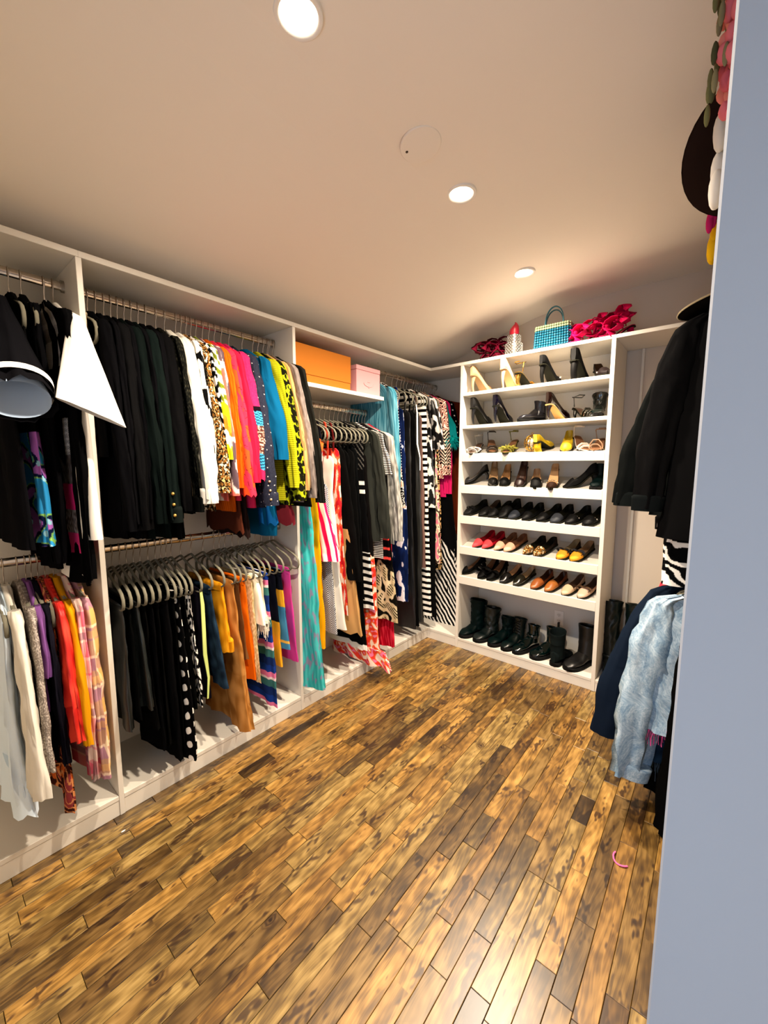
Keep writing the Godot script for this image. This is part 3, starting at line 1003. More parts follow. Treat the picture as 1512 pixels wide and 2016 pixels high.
func _plank(b: MB, a: Vector3, c: Vector3, uo: Vector2) -> void:
	var e := .0011
	b.quad(Vector3(a.x + e, c.y, a.z + e), Vector3(c.x - e, c.y, a.z + e), Vector3(c.x - e, c.y, c.z - e), Vector3(a.x + e, c.y, c.z - e), Vector3.UP, c.x - a.x, c.z - a.z, uo)
	var lo := c.y - .0016
	b.quad(Vector3(a.x + e, c.y, a.z + e), Vector3(a.x, lo, a.z), Vector3(a.x, lo, c.z), Vector3(a.x + e, c.y, c.z - e), Vector3(-.7, .7, 0), .001, c.z - a.z, uo)
	b.quad(Vector3(c.x - e, c.y, a.z + e), Vector3(c.x, lo, a.z), Vector3(c.x, lo, c.z), Vector3(c.x - e, c.y, c.z - e), Vector3(.7, .7, 0), .001, c.z - a.z, uo)
	b.quad(Vector3(a.x + e, c.y, c.z - e), Vector3(c.x - e, c.y, c.z - e), Vector3(c.x, lo, c.z), Vector3(a.x, lo, c.z), Vector3(0, .7, .7), c.x - a.x, .001, uo)
	b.quad(Vector3(a.x + e, c.y, a.z + e), Vector3(c.x - e, c.y, a.z + e), Vector3(c.x, lo, a.z), Vector3(a.x, lo, a.z), Vector3(0, .7, -.7), c.x - a.x, .001, uo)
	b.quad(Vector3(a.x, a.y, c.z), Vector3(c.x, a.y, c.z), Vector3(c.x, lo, c.z), Vector3(a.x, lo, c.z), Vector3(0, 0, 1), c.x - a.x, .01, uo)
	b.quad(Vector3(c.x, a.y, a.z), Vector3(c.x, a.y, c.z), Vector3(c.x, lo, c.z), Vector3(c.x, lo, a.z), Vector3(1, 0, 0), c.z - a.z, .01, uo)
	b.quad(Vector3(a.x, a.y, a.z), Vector3(a.x, a.y, c.z), Vector3(a.x, lo, c.z), Vector3(a.x, lo, a.z), Vector3(-1, 0, 0), c.z - a.z, .01, uo)

const H := 2.35

func pn(t: Node, called: String, a: Vector3, c: Vector3, ch := .0012) -> MeshInstance3D:
	var b := MB.new()
	b.box(a, c, ch)
	return part(called, b, white(), t)

# a cabinet of the left run between the fronts z0 (far) and z1 (near); its panel at z1 stands between it and the next
func cabinet(z0: float, z1: float, label: String, far_panel := false) -> Node3D:
	var t := thing("closet_cabinet", label, "cabinet", Vector3(0, 0, z0), 0.0, "open closet cabinets along the left wall")
	var l := z1 - z0
	pn(t, "side_panel", Vector3(-.395, 0, l - .010), Vector3(0, H - .024, l + .010))
	if far_panel: pn(t, "side_panel", Vector3(-.395, 0, -.010), Vector3(0, H - .024, .010))
	pn(t, "back_panel", Vector3(-.41, 0, .0), Vector3(-.396, H - .024, l))
	pn(t, "top_panel", Vector3(-.41, H - .0235, .0), Vector3(0, H, l + .0005 if z1 < 3 else l))
	pn(t, "bottom_panel", Vector3(-.395, .072, .0105), Vector3(-.001, .092, l - .0105))
	pn(t, "toe_kick", Vector3(-.02, 0, .0105), Vector3(-.003, .0715, l - .0105))
	return t

func rod(called_label: String, at: Vector3, z0: float, z1: float) -> Node3D:
	var t := thing("clothes_rod", called_label, "rod", at, 0.0, "chrome clothes rods")
	var b := MB.new()
	b.tube([Vector3(0, 0, z0 - at.z), Vector3(0, 0, (z0 + z1) * .5 - at.z), Vector3(0, 0, z1 - at.z)], .008, .0175, 20)
	part("tube", b, solid("cfc3b6", .16, 1.0), t)
	for z in [z0, z1]:
		b = MB.new()
		var s := 1.0 if z == z0 else -1.0
		b.tube([Vector3(0, 0, z - at.z - s * .001), Vector3(0, 0, z - at.z + s * .012)], .014, .024, 16)
		part("end_socket", b, solid("a9a196", .3, 1.0), t)
	return t

func build_closets() -> void:
	cabinet(2.419, 3.42, "white open closet cabinet nearest the camera with rods at two heights")
	cabinet(1.412, 2.419, "white double-hang cabinet with black and bright tops over skirts")
	var m := cabinet(.597, 1.412, "white open cabinet with the orange box on its top shelf")
	pn(m, "shelf", Vector3(-.395, 2.012 , .011), Vector3(-.002, 2.037, .804))
	var b := MB.new()
	for r in 8:
		for x in [-.33, -.06]:
			b.tube([Vector3(x, 1.50 + r * .064, .0098), Vector3(x, 1.50 + r * .064, .0106)], .0026, .0026, 8)
			b.tube([Vector3(x, 2.09 + r * .028, .0098), Vector3(x, 2.09 + r * .028, .0106)], .0026, .0026, 8)
	part("shelf_pin_hole", b, solid("4c463e", .9), m).set_meta("kind", "stuff")
	# the corner cabinet is open towards the back run
	var t := thing("closet_cabinet", "white open corner cabinet full of long dresses beside the shoe shelves", "cabinet", Vector3(0, 0, 0), 0.0, "open closet cabinets along the left wall")
	pn(t, "back_panel", Vector3(-.41, 0, -.38), Vector3(-.396, H - .024, .597))
	pn(t, "side_panel", Vector3(-.395, 0, -.38), Vector3(.282, H - .024, -.366))
	pn(t, "top_panel", Vector3(-.41, H - .0235, -.38), Vector3(0, H, .597))
	pn(t, "top_panel", Vector3(.0005, H - .0235, -.38), Vector3(.2825, H, 0))
	pn(t, "bottom_panel", Vector3(-.395, .072, -.365), Vector3(-.001, .092, .5865))
	pn(t, "bottom_panel", Vector3(0, .072, -.365), Vector3(.2815, .092, -.001))
	pn(t, "toe_kick", Vector3(-.02, 0, -.02), Vector3(-.003, .0715, .5865))
	pn(t, "toe_kick", Vector3(-.002, 0, -.02), Vector3(.2815, .0715, -.003))
	# the shoe shelves on the back wall
	t = thing("shoe_cabinet", "tall white shoe cabinet of flat and slanted shelves on the back wall", "cabinet", Vector3(.82, 0, 0))
	var xl := .283 - .82
	var xr := 1.37 - .82
	pn(t, "side_panel", Vector3(xl, 0, -.365), Vector3(xl + .025, H - .024, 0))
	pn(t, "side_panel", Vector3(xr - .025, 0, -.365), Vector3(xr, H - .024, 0))
	pn(t, "back_panel", Vector3(xl + .026, .085, -.38), Vector3(xr - .026, H - .024, -.366))
	pn(t, "top_panel", Vector3(xl, H - .0235, -.38), Vector3(xr, H, 0))
	pn(t, "bottom_panel", Vector3(xl + .0255, .066, -.365), Vector3(xr - .0255, .086, -.001))
	pn(t, "toe_kick", Vector3(xl + .0255, 0, -.02), Vector3(xr - .0255, .0655, -.004))
	for y in FLAT: pn(t, "shelf", Vector3(xl + .0255, y - .025, -.364), Vector3(xr - .0255, y, -.001))
	for y in SLANT:
		b = MB.new()
		var yf: float = y - .010
		var ra := PackedVector3Array([Vector3(xl + .0258, yf, -.016), Vector3(xl + .0258, yf + .083, -.36), Vector3(xl + .0258, yf + .065, -.36), Vector3(xl + .0258, yf - .018, -.016)])
		var rb := PackedVector3Array()
		for q in ra: rb.append(Vector3(xr - .0258, q.y, q.z))
		for i in 4:
			var nn: Vector3 = [Vector3(0, .97, .24), Vector3(0, 0, -1), Vector3(0, -.97, -.24), Vector3(0, 0, 1)][i]
			b.quad(ra[i], rb[i], rb[(i + 1) % 4], ra[(i + 1) % 4], nn)
		var sh := part("slanted_shelf", b, white(), t)
		pn(sh, "front_lip", Vector3(xl + .0255, y - .064, -.0155), Vector3(xr - .0255, y, -.0005))
	# the bay right of the shoes
	t = thing("closet_bay", "white open bay with a bare back wall right of the shoe shelves", "cabinet", Vector3(1.4, 0, 0))
	pn(t, "top_panel", Vector3(-.0295, H - .0235, -.38), Vector3(.6, H, 0))
	pn(t, "top_panel", Vector3(.6005, H - .0235, -.38), Vector3(1.03, H, .0))
	pn(t, "top_panel", Vector3(.53, H - .0235, .0005), Vector3(1.03, H, 2.12))
	pn(t, "bottom_panel", Vector3(-.0295, .066, -.38), Vector3(.6, .086, -.001))
	pn(t, "toe_kick", Vector3(-.0295, 0, -.02), Vector3(.6, .0655, -.004))
	pn(t, "side_panel", Vector3(.53, 0, 2.10), Vector3(1.03, H - .024, 2.12))
	pn(t, "side_panel", Vector3(.53, 0, 1.39), Vector3(1.03, H - .024, 1.41))
	pn(t, "corner_batten", Vector3(.06, .086, -.38), Vector3(.075, H - .024, -.366))
	# rods
	rod("chrome rod of the nearest cabinet, upper, with a bright glint", Vector3(-.18, ROD.U, 2.9), 2.4295, 3.40)
	rod("chrome rod over the light blue and plaid clothes, lower left", Vector3(-.18, ROD.L, 2.9), 2.4295, 3.40)
	rod("long chrome rod crowded with hooks above black and bright tops", Vector3(-.18, ROD.U, 1.9), 1.4225, 2.4085)
	rod("lower chrome rod above the skirts and leather shorts", Vector3(-.18, ROD.L, 1.9), 1.4225, 2.4085)
	rod("chrome rod under the shelf with the orange box", Vector3(-.18, ROD.M, 1.0), .6075, 1.4015)
	rod("chrome rod in the corner above the long dresses", Vector3(-.18, ROD.U, .1), -.365, .5865)
	rod("upper chrome rod of the right closet behind the partition", Vector3(2.03, ROD.U, .6), -.36, 1.389)
	rod("lower chrome rod of the right closet behind the partition", Vector3(2.03, ROD.L, .6), -.36, 1.389)

func box_with_lid(label: String, hexc: String, at: Vector3, size: Vector3, lid: float, turn := 0.0, below := false) -> Node3D:
	var t := thing("storage_box", label, "box", at, turn)
	var b := MB.new()
	var h := size * .5
	if below:
		b.box(Vector3(-h.x, lid, -h.z), Vector3(h.x, size.y, h.z), .0025)
		part("lid", b, solid(hexc, .7), t)
		b = MB.new()
		b.box(Vector3(-h.x + .003, 0, -h.z + .003), Vector3(h.x - .003, lid - .0005, h.z - .003), .002)
		part("body", b, solid(hexc, .7), t)
	else:
		b.box(Vector3(-h.x, 0, -h.z), Vector3(h.x, size.y - lid - .001, h.z), .002)
		part("body", b, solid(hexc, .7), t)
		b = MB.new()
		b.box(Vector3(-h.x - .002, size.y - lid, -h.z - .002), Vector3(h.x + .002, size.y, h.z + .002), .0025)
		part("lid", b, solid(hexc, .7), t)
	return t

func build_things() -> void:
	box_with_lid("large orange cardboard box on the shelf above the dresses", "b86f2a", Vector3(-.17, 2.038, 1.15), Vector3(.28, .222, .46), .05, 0.0, true)
	var t := box_with_lid("small pale pink box beside the orange box", "d0989b", Vector3(-.14, 2.038, .755), Vector3(.24, .185, .245), .03)
	var b := MB.new()
	var pts := []
	for i in 15: pts.append(Vector3(.1225, .075 + .022 * sin(PI + PI * i / 14.0), .05 * cos(PI * i / 14.0)))
	b.tube(pts, .0022, .0012, 6, Vector3(1, 0, 0))
	b.tube([Vector3(.1225, .085, -.012), Vector3(.1225, .083, .012)], .002, .001, 6, Vector3(1, 0, 0))
	b.tube([Vector3(.1225, .047, -.012), Vector3(.1225, .045, .004)], .002, .001, 6, Vector3(1, 0, 0))
	part("printed_mark", b, solid("d9a6aa", .7), t)
	# wall outlet behind the boots
	t = thing("wall_outlet", "white double wall outlet behind the black boots", "outlet", Vector3(1.015, .33, -.3655))
	b = MB.new()
	b.box(Vector3(-.036, -.058, 0), Vector3(.036, .058, .006), .002)
	part("plate", b, solid("efeae2", .5), t)
	for y in [-.024, .024]:
		b = MB.new()
		b.tube([Vector3(0, y, .005), Vector3(0, y, .0085)], .017, .015, 20)
		var so := part("socket", b, solid("e6e0d6", .5), t)
		b = MB.new()
		for x in [-.006, .006]: b.box(Vector3(x - .001, y - .002, .008), Vector3(x + .001, y + .007, .0089))
		b.tube([Vector3(0, y - .008, .008), Vector3(0, y - .008, .0089)], .0022, .0022, 8)
		part("slot", b, solid("2a2622", .8), so)
	# on top of the shoe shelves
	t = thing("lipstick_clutch", "silver crystal clutch shaped like a red lipstick on the shoe cabinet", "clutch bag", Vector3(.67, H, -.1))
	b = MB.new()
	b.lathe(Vector3.ZERO, [Vector2(.001, .001), Vector2(.058, .001), Vector2(.06, .004), Vector2(.06, .085), Vector2(.05, .09), Vector2(.047, .092), Vector2(.047, .15), Vector2(.042, .153), Vector2(.001, .153)], 24)
	part("case", b, solid("8d8984", .25, .9), t)
	b = MB.new()
	for r in 13:
		for k in 18:
			var rr := .0605 if r < 8 else .0475
			var a := TAU * (k + .5 * (r % 2)) / 18
			b.ball(Vector3(cos(a) * rr, .008 + r * .0112, sin(a) * rr), Vector3(.0052, .0052, .0052), 5, 4)
	part("rhinestones", b, solid("a8a49f", .14, .7), t).set_meta("kind", "stuff")
	b = MB.new()
	var rings := []
	for q in [[.032, .152, 0.0], [.034, .17, 0.0], [.034, .19, .004], [.03, .208, .018], [.018, .222, .028], [.004, .228, .034]]:
		var g := PackedVector3Array()
		for j in 20:
			var a := TAU * j / 20
			g.append(Vector3(cos(a) * q[0], q[1] + q[2] * cos(a) * .6, sin(a) * q[0]))
		rings.append(g)
	b.loft(rings)
	part("red_tip", b, solid("b3122c", .4), t)
	t = thing("beaded_handbag", "teal beaded handbag with pale bead rim and two thin handles", "handbag", Vector3(.951, H, -.12))
	b = MB.new()
	drape_box(b, .118, .05, .03, .0, .15, .01)
	part("lining", b, solid("0f4a58", .6), t)
	b = MB.new()
	bead_rows(b, 0, 8, .0172)
	part("teal_beads", b, solid("0b5068", .12), t).set_meta("kind", "stuff")
	b = MB.new()
	bead_rows(b, 8, 10, .0172)
	part("pale_beads", b, solid("8a9c78", .12), t).set_meta("kind", "stuff")
	for s in [-1.0, 1.0]:
		b = MB.new()
		var pts2 := []
		for i in 17:
			var a := PI * i / 16.0
			pts2.append(Vector3(-.062 * cos(a) + .01 * s, .15 + .135 * pow(sin(a), .75), .034 * s))
		b.tube(pts2, .004, .008, 8, Vector3(0, 0, 1))
		part("handle", b, solid("1c6876", .35), t)
	bow_sandals(Vector3(.45, H, -.12), .5, "5c081e", "dark crimson bow sandal, left of the pair beside the lipstick clutch", -.055, 1.0)
	bow_sandals(Vector3(.53, H, -.13), .35, "5c081e", "dark crimson bow sandal, right of the pair beside the lipstick clutch", .03, .9)
	bow_sandals(Vector3(1.165, H, -.12), -.9, "b40c44", "hot pink bow sandal right beside the teal handbag", -.03, 1.05)
	bow_sandals(Vector3(1.345, H, -.12), -.75, "b40c44", "hot pink bow sandal at the right end of the cabinet top", .05, 1.2)
	# bits on the floor
	t = thing("pink_thread", "curled pink thread lying on the wood floor by the denim jacket", "thread", Vector3(1.75, 0.001, 1.237))
	b = MB.new()
	pts = []
	for i in 10: pts.append(Vector3(-.028 + .028 * cos(.6 + i * .34) + .02, .003 + .002 * sin(i), .034 * sin(.6 + i * .34)))
	b.tube(pts, .0035, .003, 6)
	part("strand", b, solid("ef6fa6", .9), t)
	t = thing("lint_speck", "tiny white speck of lint on the floor in front of the lower left cabinet", "lint", Vector3(.1, .001, 2.45))
	b = MB.new()
	b.ball(Vector3(0, .002, 0), Vector3(.004, .002, .009), 7, 5)
	part("fluff", b, solid("f2eee8", .9), t)
	# right closet top: hats, gloves and a flower garland peeping out past the partition
	t = thing("brimmed_hat", "dark brown brimmed hat seen from below near the top right", "hat", Vector3(1.93, 2.525, 1.16))
	t.basis = Basis.from_euler(Vector3(-1.05, .55, 0)).scaled(Vector3(1.04, 1.04, 1.04))
	b = MB.new()
	b.lathe(Vector3.ZERO, [Vector2(.09, .004), Vector2(.13, -.002), Vector2(.172, .006), Vector2(.176, .012), Vector2(.13, .006), Vector2(.092, .014), Vector2(.085, .09), Vector2(.06, .115), Vector2(.001, .112)], 40, false)
	part("felt", b, solid("2a1d18", .8), t)
	b = MB.new()
	b.lathe(Vector3.ZERO, [Vector2(.0935, .016), Vector2(.0925, .04), Vector2(.0905, .04), Vector2(.0905, .016)], 32, false)
	part("hat_band", b, solid("0b0a0a", .6), t)
	t = thing("wide_hat", "black wide-brimmed hat lying on top of the right corner", "hat", Vector3(1.95, H + .052, .06))
	t.rotation = Vector3(.05, 0, .16)
	b = MB.new()
	b.lathe(Vector3.ZERO, [Vector2(.1, .03), Vector2(.2, .022), Vector2(.27, .002), Vector2(.275, .006), Vector2(.2, .028), Vector2(.1, .04), Vector2(.092, .12), Vector2(.06, .14), Vector2(.001, .138)], 44, false)
	part("felt", b, solid("0d0c0c", .8), t)
	b = MB.new()
	b.lathe(Vector3.ZERO, [Vector2(.2745, .000), Vector2(.279, .003), Vector2(.2755, .009)], 44, false)
	part("edge_trim", b, solid("b9ad90", .6), t)
	t = thing("white_bow", "stiff white ribbon bow in front of the brown hat", "ribbon", Vector3(1.866, 2.36, 1.43))
	b = MB.new()
	for q in [[.06, .02], [-.02, -.01], [-.08, .015]]:
		b.ball(Vector3(.0, q[0], q[1]), Vector3(.018, .05, .03), 9, 7)
	part("loops", b, solid("dcd9d2", .7), t)
	b = MB.new()
	b.tube([Vector3(.01, 0, 0), Vector3(.05, .004, 0), Vector3(.09, -.005, 0), Vector3(.2, -.006, .02)], .004, .014, 8, Vector3(0, 0, 1))
	part("tail", b, solid("dcd9d2", .7), t)
	t = thing("yellow_flower", "yellow cloth flower under the brown hat's brim", "artificial flower", Vector3(1.855, 2.43, .82))
	for i in 7:
		b = MB.new()
		b.ball(Vector3(.012 * cos(i * 1.9), -.035 + .02 * sin(i * 2.3), .03 * sin(i * 1.1)), Vector3(.022, .05, .026), 9, 7)
		part("petal", b, solid("e3b41c", .75), t)
	b = MB.new()
	b.tube([Vector3(.005, -.02, 0), Vector3(.05, -.03, .01), Vector3(.1, -.074, .01), Vector3(.2, -.076, .02)], .004, .004, 6)
	part("stem", b, solid("5a6a32", .8), t)
	t = thing("pink_flower", "small magenta cloth flower between the hat and the yellow flower", "artificial flower", Vector3(1.835, 2.47, .90))
	for i in 4:
		b = MB.new()
		b.ball(Vector3(.006 * cos(i * 1.9), -.01 + .02 * sin(i * 2.3), .012 * sin(i * 1.1)), Vector3(.012, .04, .014), 8, 6)
		part("petal", b, solid("cf2a72", .75), t)
	b = MB.new()
	b.tube([Vector3(.005, -.02, 0), Vector3(.06, -.06, .01), Vector3(.11, -.115, .01), Vector3(.2, -.116, .02)], .004, .004, 6)
	part("stem", b, solid("5a6a32", .8), t)
	t = thing("flower_garland", "artificial garland of pink blooms and olive leaves at the top right", "garland", Vector3(1.876, 2.375, 1.70))
	rng.seed = 9
	for i in 11:
		b = MB.new()
		var p := Vector3(rng.randf_range(-.004, .02), -.02 + i * .022, rng.randf_range(-.06, .06))
		for k in 4: b.ball(p + Vector3(.014 * cos(k * 1.6), .02 * sin(k * 1.6), .018 * cos(k * 1.6)), Vector3(.014, .02, .018), 8, 6)
		part("bloom", b, solid(["d8737c", "c9606a", "e08a80"][i % 3], .8), t)
	b = MB.new()
	b.tube([Vector3(.012, .3, 0), Vector3(.006, .15, .01), Vector3(.01, .0, 0), Vector3(.06, -.005, 0), Vector3(.18, -.02, 0)], .006, .006, 6)
	part("vine", b, solid("5b5a3a", .8), t)
	for i in 22:
		b = MB.new()
		var p := Vector3(rng.randf_range(-.03, .0), -.03 + i * .0115, rng.randf_range(-.06, .06))
		b.ball(p, Vector3(.006, .024, .005), 8, 6)
		part("leaf", b, solid(["6b6a45", "4c4d34", "80795a"][i % 3], .8), t)

func drape_box(b: MB, ax: float, az: float, _r: float, y0: float, y1: float, _d: float) -> void:
	var rings := []
	for i in 7:
		var y := lerpf(y0, y1, i / 6.0)
		var f := 1.0 - .06 * i / 6.0
		var g := PackedVector3Array()
		for j in 28:
			var a := TAU * j / 28
			g.append(Vector3(ax * f * signf(cos(a)) * pow(abs(cos(a)), .6), y, az * f * signf(sin(a)) * pow(abs(sin(a)), .6)))
		rings.append(g)
	b.loft(rings)

func bead_rows(b: MB, r0: int, r1: int, p: float) -> void:
	for r in range(r0, r1):
		var f := 1.0 - .0065 * r
		for k in 14:
			for s in [-1.0, 1.0]:
				b.ball(Vector3((-.112 + k * p) * f, .009 + r * p * .98, s * .055 * f), Vector3(.0088, .0088, .0088), 7, 5)
		for k in 5:
			for s in [-1.0, 1.0]:
				b.ball(Vector3(s * .122 * f, .009 + r * p * .98, (-.036 + k * .018) * f), Vector3(.0088, .0088, .0088), 7, 5)

func bow_sandals(at: Vector3, yaw: float, hexc: String, label: String, lean: float, sc: float) -> void:
	var s := shoe(label, "sandal", at, yaw, 0.0, hexc, {"called": "bow_sandal", "sandal": true, "hh": .075, "w": .04, "tip": .016, "straps": [[.8, .022], [.66, .03]], "sw": .006, "ankle": true, "rough": .7, "group": "bow sandals on top of the shoe cabinet"})
	var b := MB.new()
	b.col = Color(hexc).srgb_to_linear()
	bow(b, Vector3(0, .075, .075), .062 * sc, .25)
	bow(b, Vector3(0, .15, -.06 + lean), .058 * sc, -.2)
	bow(b, Vector3(0, .115, .02), .05 * sc, .5)
	part("bow", b, shoe_mat(.75), s)

func _ready() -> void:
	# camera, sky, lamps, exposure
	var cam := Camera3D.new()
	cam.name = "camera"
	cam.position = Vector3(1.9351, 1.5404, 2.926)
	cam.rotation = Vector3(-.1146, .6959, .0003)
	cam.fov = 103.54
	cam.near = .03
	add_child(cam)
	cam.make_current()
	var we := WorldEnvironment.new()
	we.name = "world"
	var env := Environment.new()
	env.background_mode = Environment.BG_COLOR
	env.background_color = Color(.74, .86, 1.0)
	env.background_energy_multiplier = SKY_E
	env.tonemap_mode = Environment.TONE_MAPPER_LINEAR
	env.tonemap_exposure = EXPOSURE
	env.sdfgi_enabled = true
	env.ssao_enabled = true
	env.ssil_enabled = true
	we.environment = env
	add_child(we)
	for q in LAMPS:
		var l := SpotLight3D.new()
		l.name = numbered("downlight_lamp")
		l.position = q + Vector3(0, -.012, 0)
		l.rotation.x = -PI / 2
		l.spot_angle = 74
		l.spot_angle_attenuation = .8
		l.spot_range = 8
		l.spot_attenuation = 2
		l.light_color = Color(1, .92, .82)
		l.light_energy = LAMP_E
		l.light_size = .03
		l.shadow_enabled = true
		add_child(l)
	simp.noise_type = FastNoiseLite.TYPE_SIMPLEX_SMOOTH
	simp.frequency = 1.0
	simp.fractal_type = FastNoiseLite.FRACTAL_NONE
	simp.seed = 5
	cell.noise_type = FastNoiseLite.TYPE_CELLULAR
	cell.frequency = 1.0
	cell.fractal_type = FastNoiseLite.FRACTAL_NONE
	cell.seed = 8
	cell.cellular_return_type = FastNoiseLite.RETURN_DISTANCE
	rng.seed = 7
	hanger_src = make_hanger()
	build_room()
	build_closets()
	build_clothes()
	build_right()
	build_shoes()
	build_things()
	hanger_src.queue_free()

func build_clothes() -> void:
	# nearest cabinet, upper rod
	gar("bell_sleeve_blouse", "top", "black top with a wide bell sleeve edged in white, pale blue inside", Vector3(-0.18, 2.262, 2.655), "bell", "#0d0d10", 0.040, 0.513, 1.019, {"flare": 0.12, "sw": 0.05, "sz": 0.092, "band": "#ecebe6", "tilt": 1.3, "hl": "velvet hanger under the black bell-sleeved top edged in white"})
	gar("printed_dress", "dress", "black dress with a panel of blue, violet and green shapes", Vector3(-0.18, 2.262, 2.600), "dress", "black_abstract", 0.045, 1.011, 1.011, {"flare": 0.06, "hl": "velvet hanger under the black dress with a panel of blue, violet and green shapes"})
	gar("black_blouse", "top", "black top left of the mesh-sleeved dress, nearest cabinet", Vector3(-0.18, 2.262, 2.565), "top", "#08080a", 0.030, 1.088, 1.118, {"flare": 0.03, "out": -0.03, "hl": "velvet hanger under the black top left of the mesh-sleeved dress, nearest cabinet"})
	gar("black_blouse", "top", "long black top directly behind the silver mesh dress", Vector3(-0.18, 2.262, 2.497), "top", "#060607", 0.028, 1.151, 1.181, {"flare": 0.01, "out": 0.075, "hl": "velvet hanger under the long black top directly behind the silver mesh dress"})
	gar("mesh_dress", "dress", "silver mesh dress with pink, grey and black bands", Vector3(-0.18, 2.262, 2.495), "dress", "mesh_tiers", 0.045, 1.118, 1.118, {"flare": 0.05, "lower": "#e5e1da", "lower_to": 1.16, "hl": "velvet hanger under the silver mesh dress with pink, grey and black bands"})
	gar("white_blouse", "blouse", "white blouse with a pointed cape sleeve in front of the divider", Vector3(-0.18, 2.262, 2.468), "cape", "#e2ded6", 0.075, 0.539, 0.998, {"flare": 0.09, "sw": 0.028, "sz": 0.1, "wh": 0.24, "skew": 0.42, "amp": 0.005, "out": 0.07, "hl": "velvet hanger under the white blouse with a pointed cape sleeve in front of the divider"})
	# nearest cabinet, lower rod
	gar("ruffled_dress", "dress", "pale blue ruffled dress at the lower left edge", Vector3(-0.18, 1.165, 2.731), "dress", "#d3e4f4", 0.080, 0.828, 0.828, {"flare": 0.08, "amp": 0.02, "hem": "#d3e4f4", "hl": "velvet hanger under the pale blue ruffled dress at the lower left edge"})
	gar("cream_blouse", "top", "cream top with a plain wide sleeve beside the pale blue dress", Vector3(-0.18, 1.165, 2.701), "top", "#d9d4c8", 0.035, 0.797, 0.827, {"flare": 0.1, "sw": 0.055, "cw": 0.06, "hl": "velvet hanger under the cream top with a plain wide sleeve beside the pale blue dress"})
	gar("sequin_blouse", "top", "taupe sequinned long-sleeved top on the lower left rod", Vector3(-0.18, 1.165, 2.660), "top", "sequin_taupe", 0.028, 0.728, 0.758, {"flare": 0.09, "hl": "velvet hanger under the taupe sequinned long-sleeved top on the lower left rod"})
	gar("purple_blouse", "top", "purple tie-front top between taupe sequins and brown print", Vector3(-0.18, 1.165, 2.636), "tee", "#7d4f90", 0.026, 0.403, 0.550, {"flare": 0.03, "hl": "velvet hanger under the purple tie-front top between taupe sequins and brown print"})
	gar("navy_blouse", "top", "very dark navy top behind the brown printed dress", Vector3(-0.18, 1.165, 2.619), "top", "#15141d", 0.016, 0.757, 0.787, {"flare": 0.04, "hl": "velvet hanger under the very dark navy top behind the brown printed dress"})
	gar("printed_dress", "dress", "long brown and orange printed dress hanging low, lower left", Vector3(-0.18, 1.165, 2.599), "dress", "brown_print", 0.040, 0.964, 0.964, {"flare": 0.06, "hl": "velvet hanger under the long brown and orange printed dress hanging low, lower left"})
	gar("red_blouse", "blouse", "shiny red-orange silk blouse on the lower left rod", Vector3(-0.18, 1.165, 2.576), "top", "red_silk", 0.030, 0.672, 0.702, {"flare": 0.07, "cw": 0.04, "hl": "velvet hanger under the shiny red-orange silk blouse on the lower left rod"})
	gar("mustard_blouse", "blouse", "mustard yellow blouse between red silk and pink plaid", Vector3(-0.18, 1.165, 2.549), "top", "#c8890f", 0.030, 0.699, 0.729, {"flare": 0.07, "hl": "velvet hanger under the mustard yellow blouse between red silk and pink plaid"})
	gar("plaid_shirt", "shirt", "pink and white plaid shirt on the lower left rod", Vector3(-0.18, 1.165, 2.522), "top", "plaid_pink", 0.028, 0.869, 0.899, {"flare": 0.06, "hl": "velvet hanger under the pink and white plaid shirt on the lower left rod"})
	gar("plaid_shirt", "shirt", "tan, rose and yellow plaid shirt beside the divider, lower left", Vector3(-0.18, 1.165, 2.493), "top", "plaid_warm", 0.035, 0.868, 0.898, {"flare": 0.07, "hl": "velvet hanger under the tan, rose and yellow plaid shirt beside the divider, lower left"})
	# double-hang cabinet, upper rod
	gar("black_camisole", "top", "black camisole with thin beige straps beside the white cape sleeve", Vector3(-0.18, 2.262, 2.386), "strap", "#0c0c0d", 0.020, 0.688, 0.688, {"flare": 0.0, "strap": "#b9a98e", "bust": 0.28, "hl": "velvet hanger under the black camisole with thin beige straps beside the white cape sleeve"})
	gar("black_blouse", "blouse", "black blouse, first of the long-sleeved ones beside the camisole", Vector3(-0.18, 2.262, 2.354), "top", "#08080a", 0.042, 0.982, 1.022, {"flare": 0.095, "hl": "velvet hanger under the black blouse, first of the long-sleeved ones beside the camisole"})
	gar("black_blouse", "blouse", "black blouse, second from the left among the long-sleeved ones", Vector3(-0.18, 2.262, 2.295), "top", "#0b0b0c", 0.051, 0.983, 1.030, {"flare": 0.095, "hl": "velvet hanger under the black blouse, second from the left among the long-sleeved ones"})
	gar("black_shirt", "shirt", "greenish black shirt, third from the left in the black group", Vector3(-0.18, 2.262, 2.244), "top", "#0a100f", 0.042, 0.961, 1.036, {"flare": 0.115, "hl": "velvet hanger under the greenish black shirt, third from the left in the black group"})
	gar("black_shirt", "shirt", "greenish black shirt with a gold cuff button", Vector3(-0.18, 2.262, 2.190), "top", "#0c1312", 0.052, 0.948, 1.042, {"flare": 0.135, "cuff": "#101514", "studs": "#c9a050", "hl": "velvet hanger under the greenish black shirt with a gold cuff button"})
	gar("black_blazer", "blazer", "black blazer with square shoulders near the white blouse", Vector3(-0.18, 2.262, 2.129), "top", "#080809", 0.059, 0.917, 1.051, {"flare": 0.125, "hl": "velvet hanger under the black blazer with square shoulders near the white blouse"})
	gar("lace_blouse", "top", "sheer black lace top touching the white blouse", Vector3(-0.18, 2.262, 2.084), "top", "lace_black", 0.031, 0.914, 0.944, {"flare": 0.125, "cuff": "#0c0d0c", "hl": "velvet hanger under the sheer black lace top touching the white blouse"})
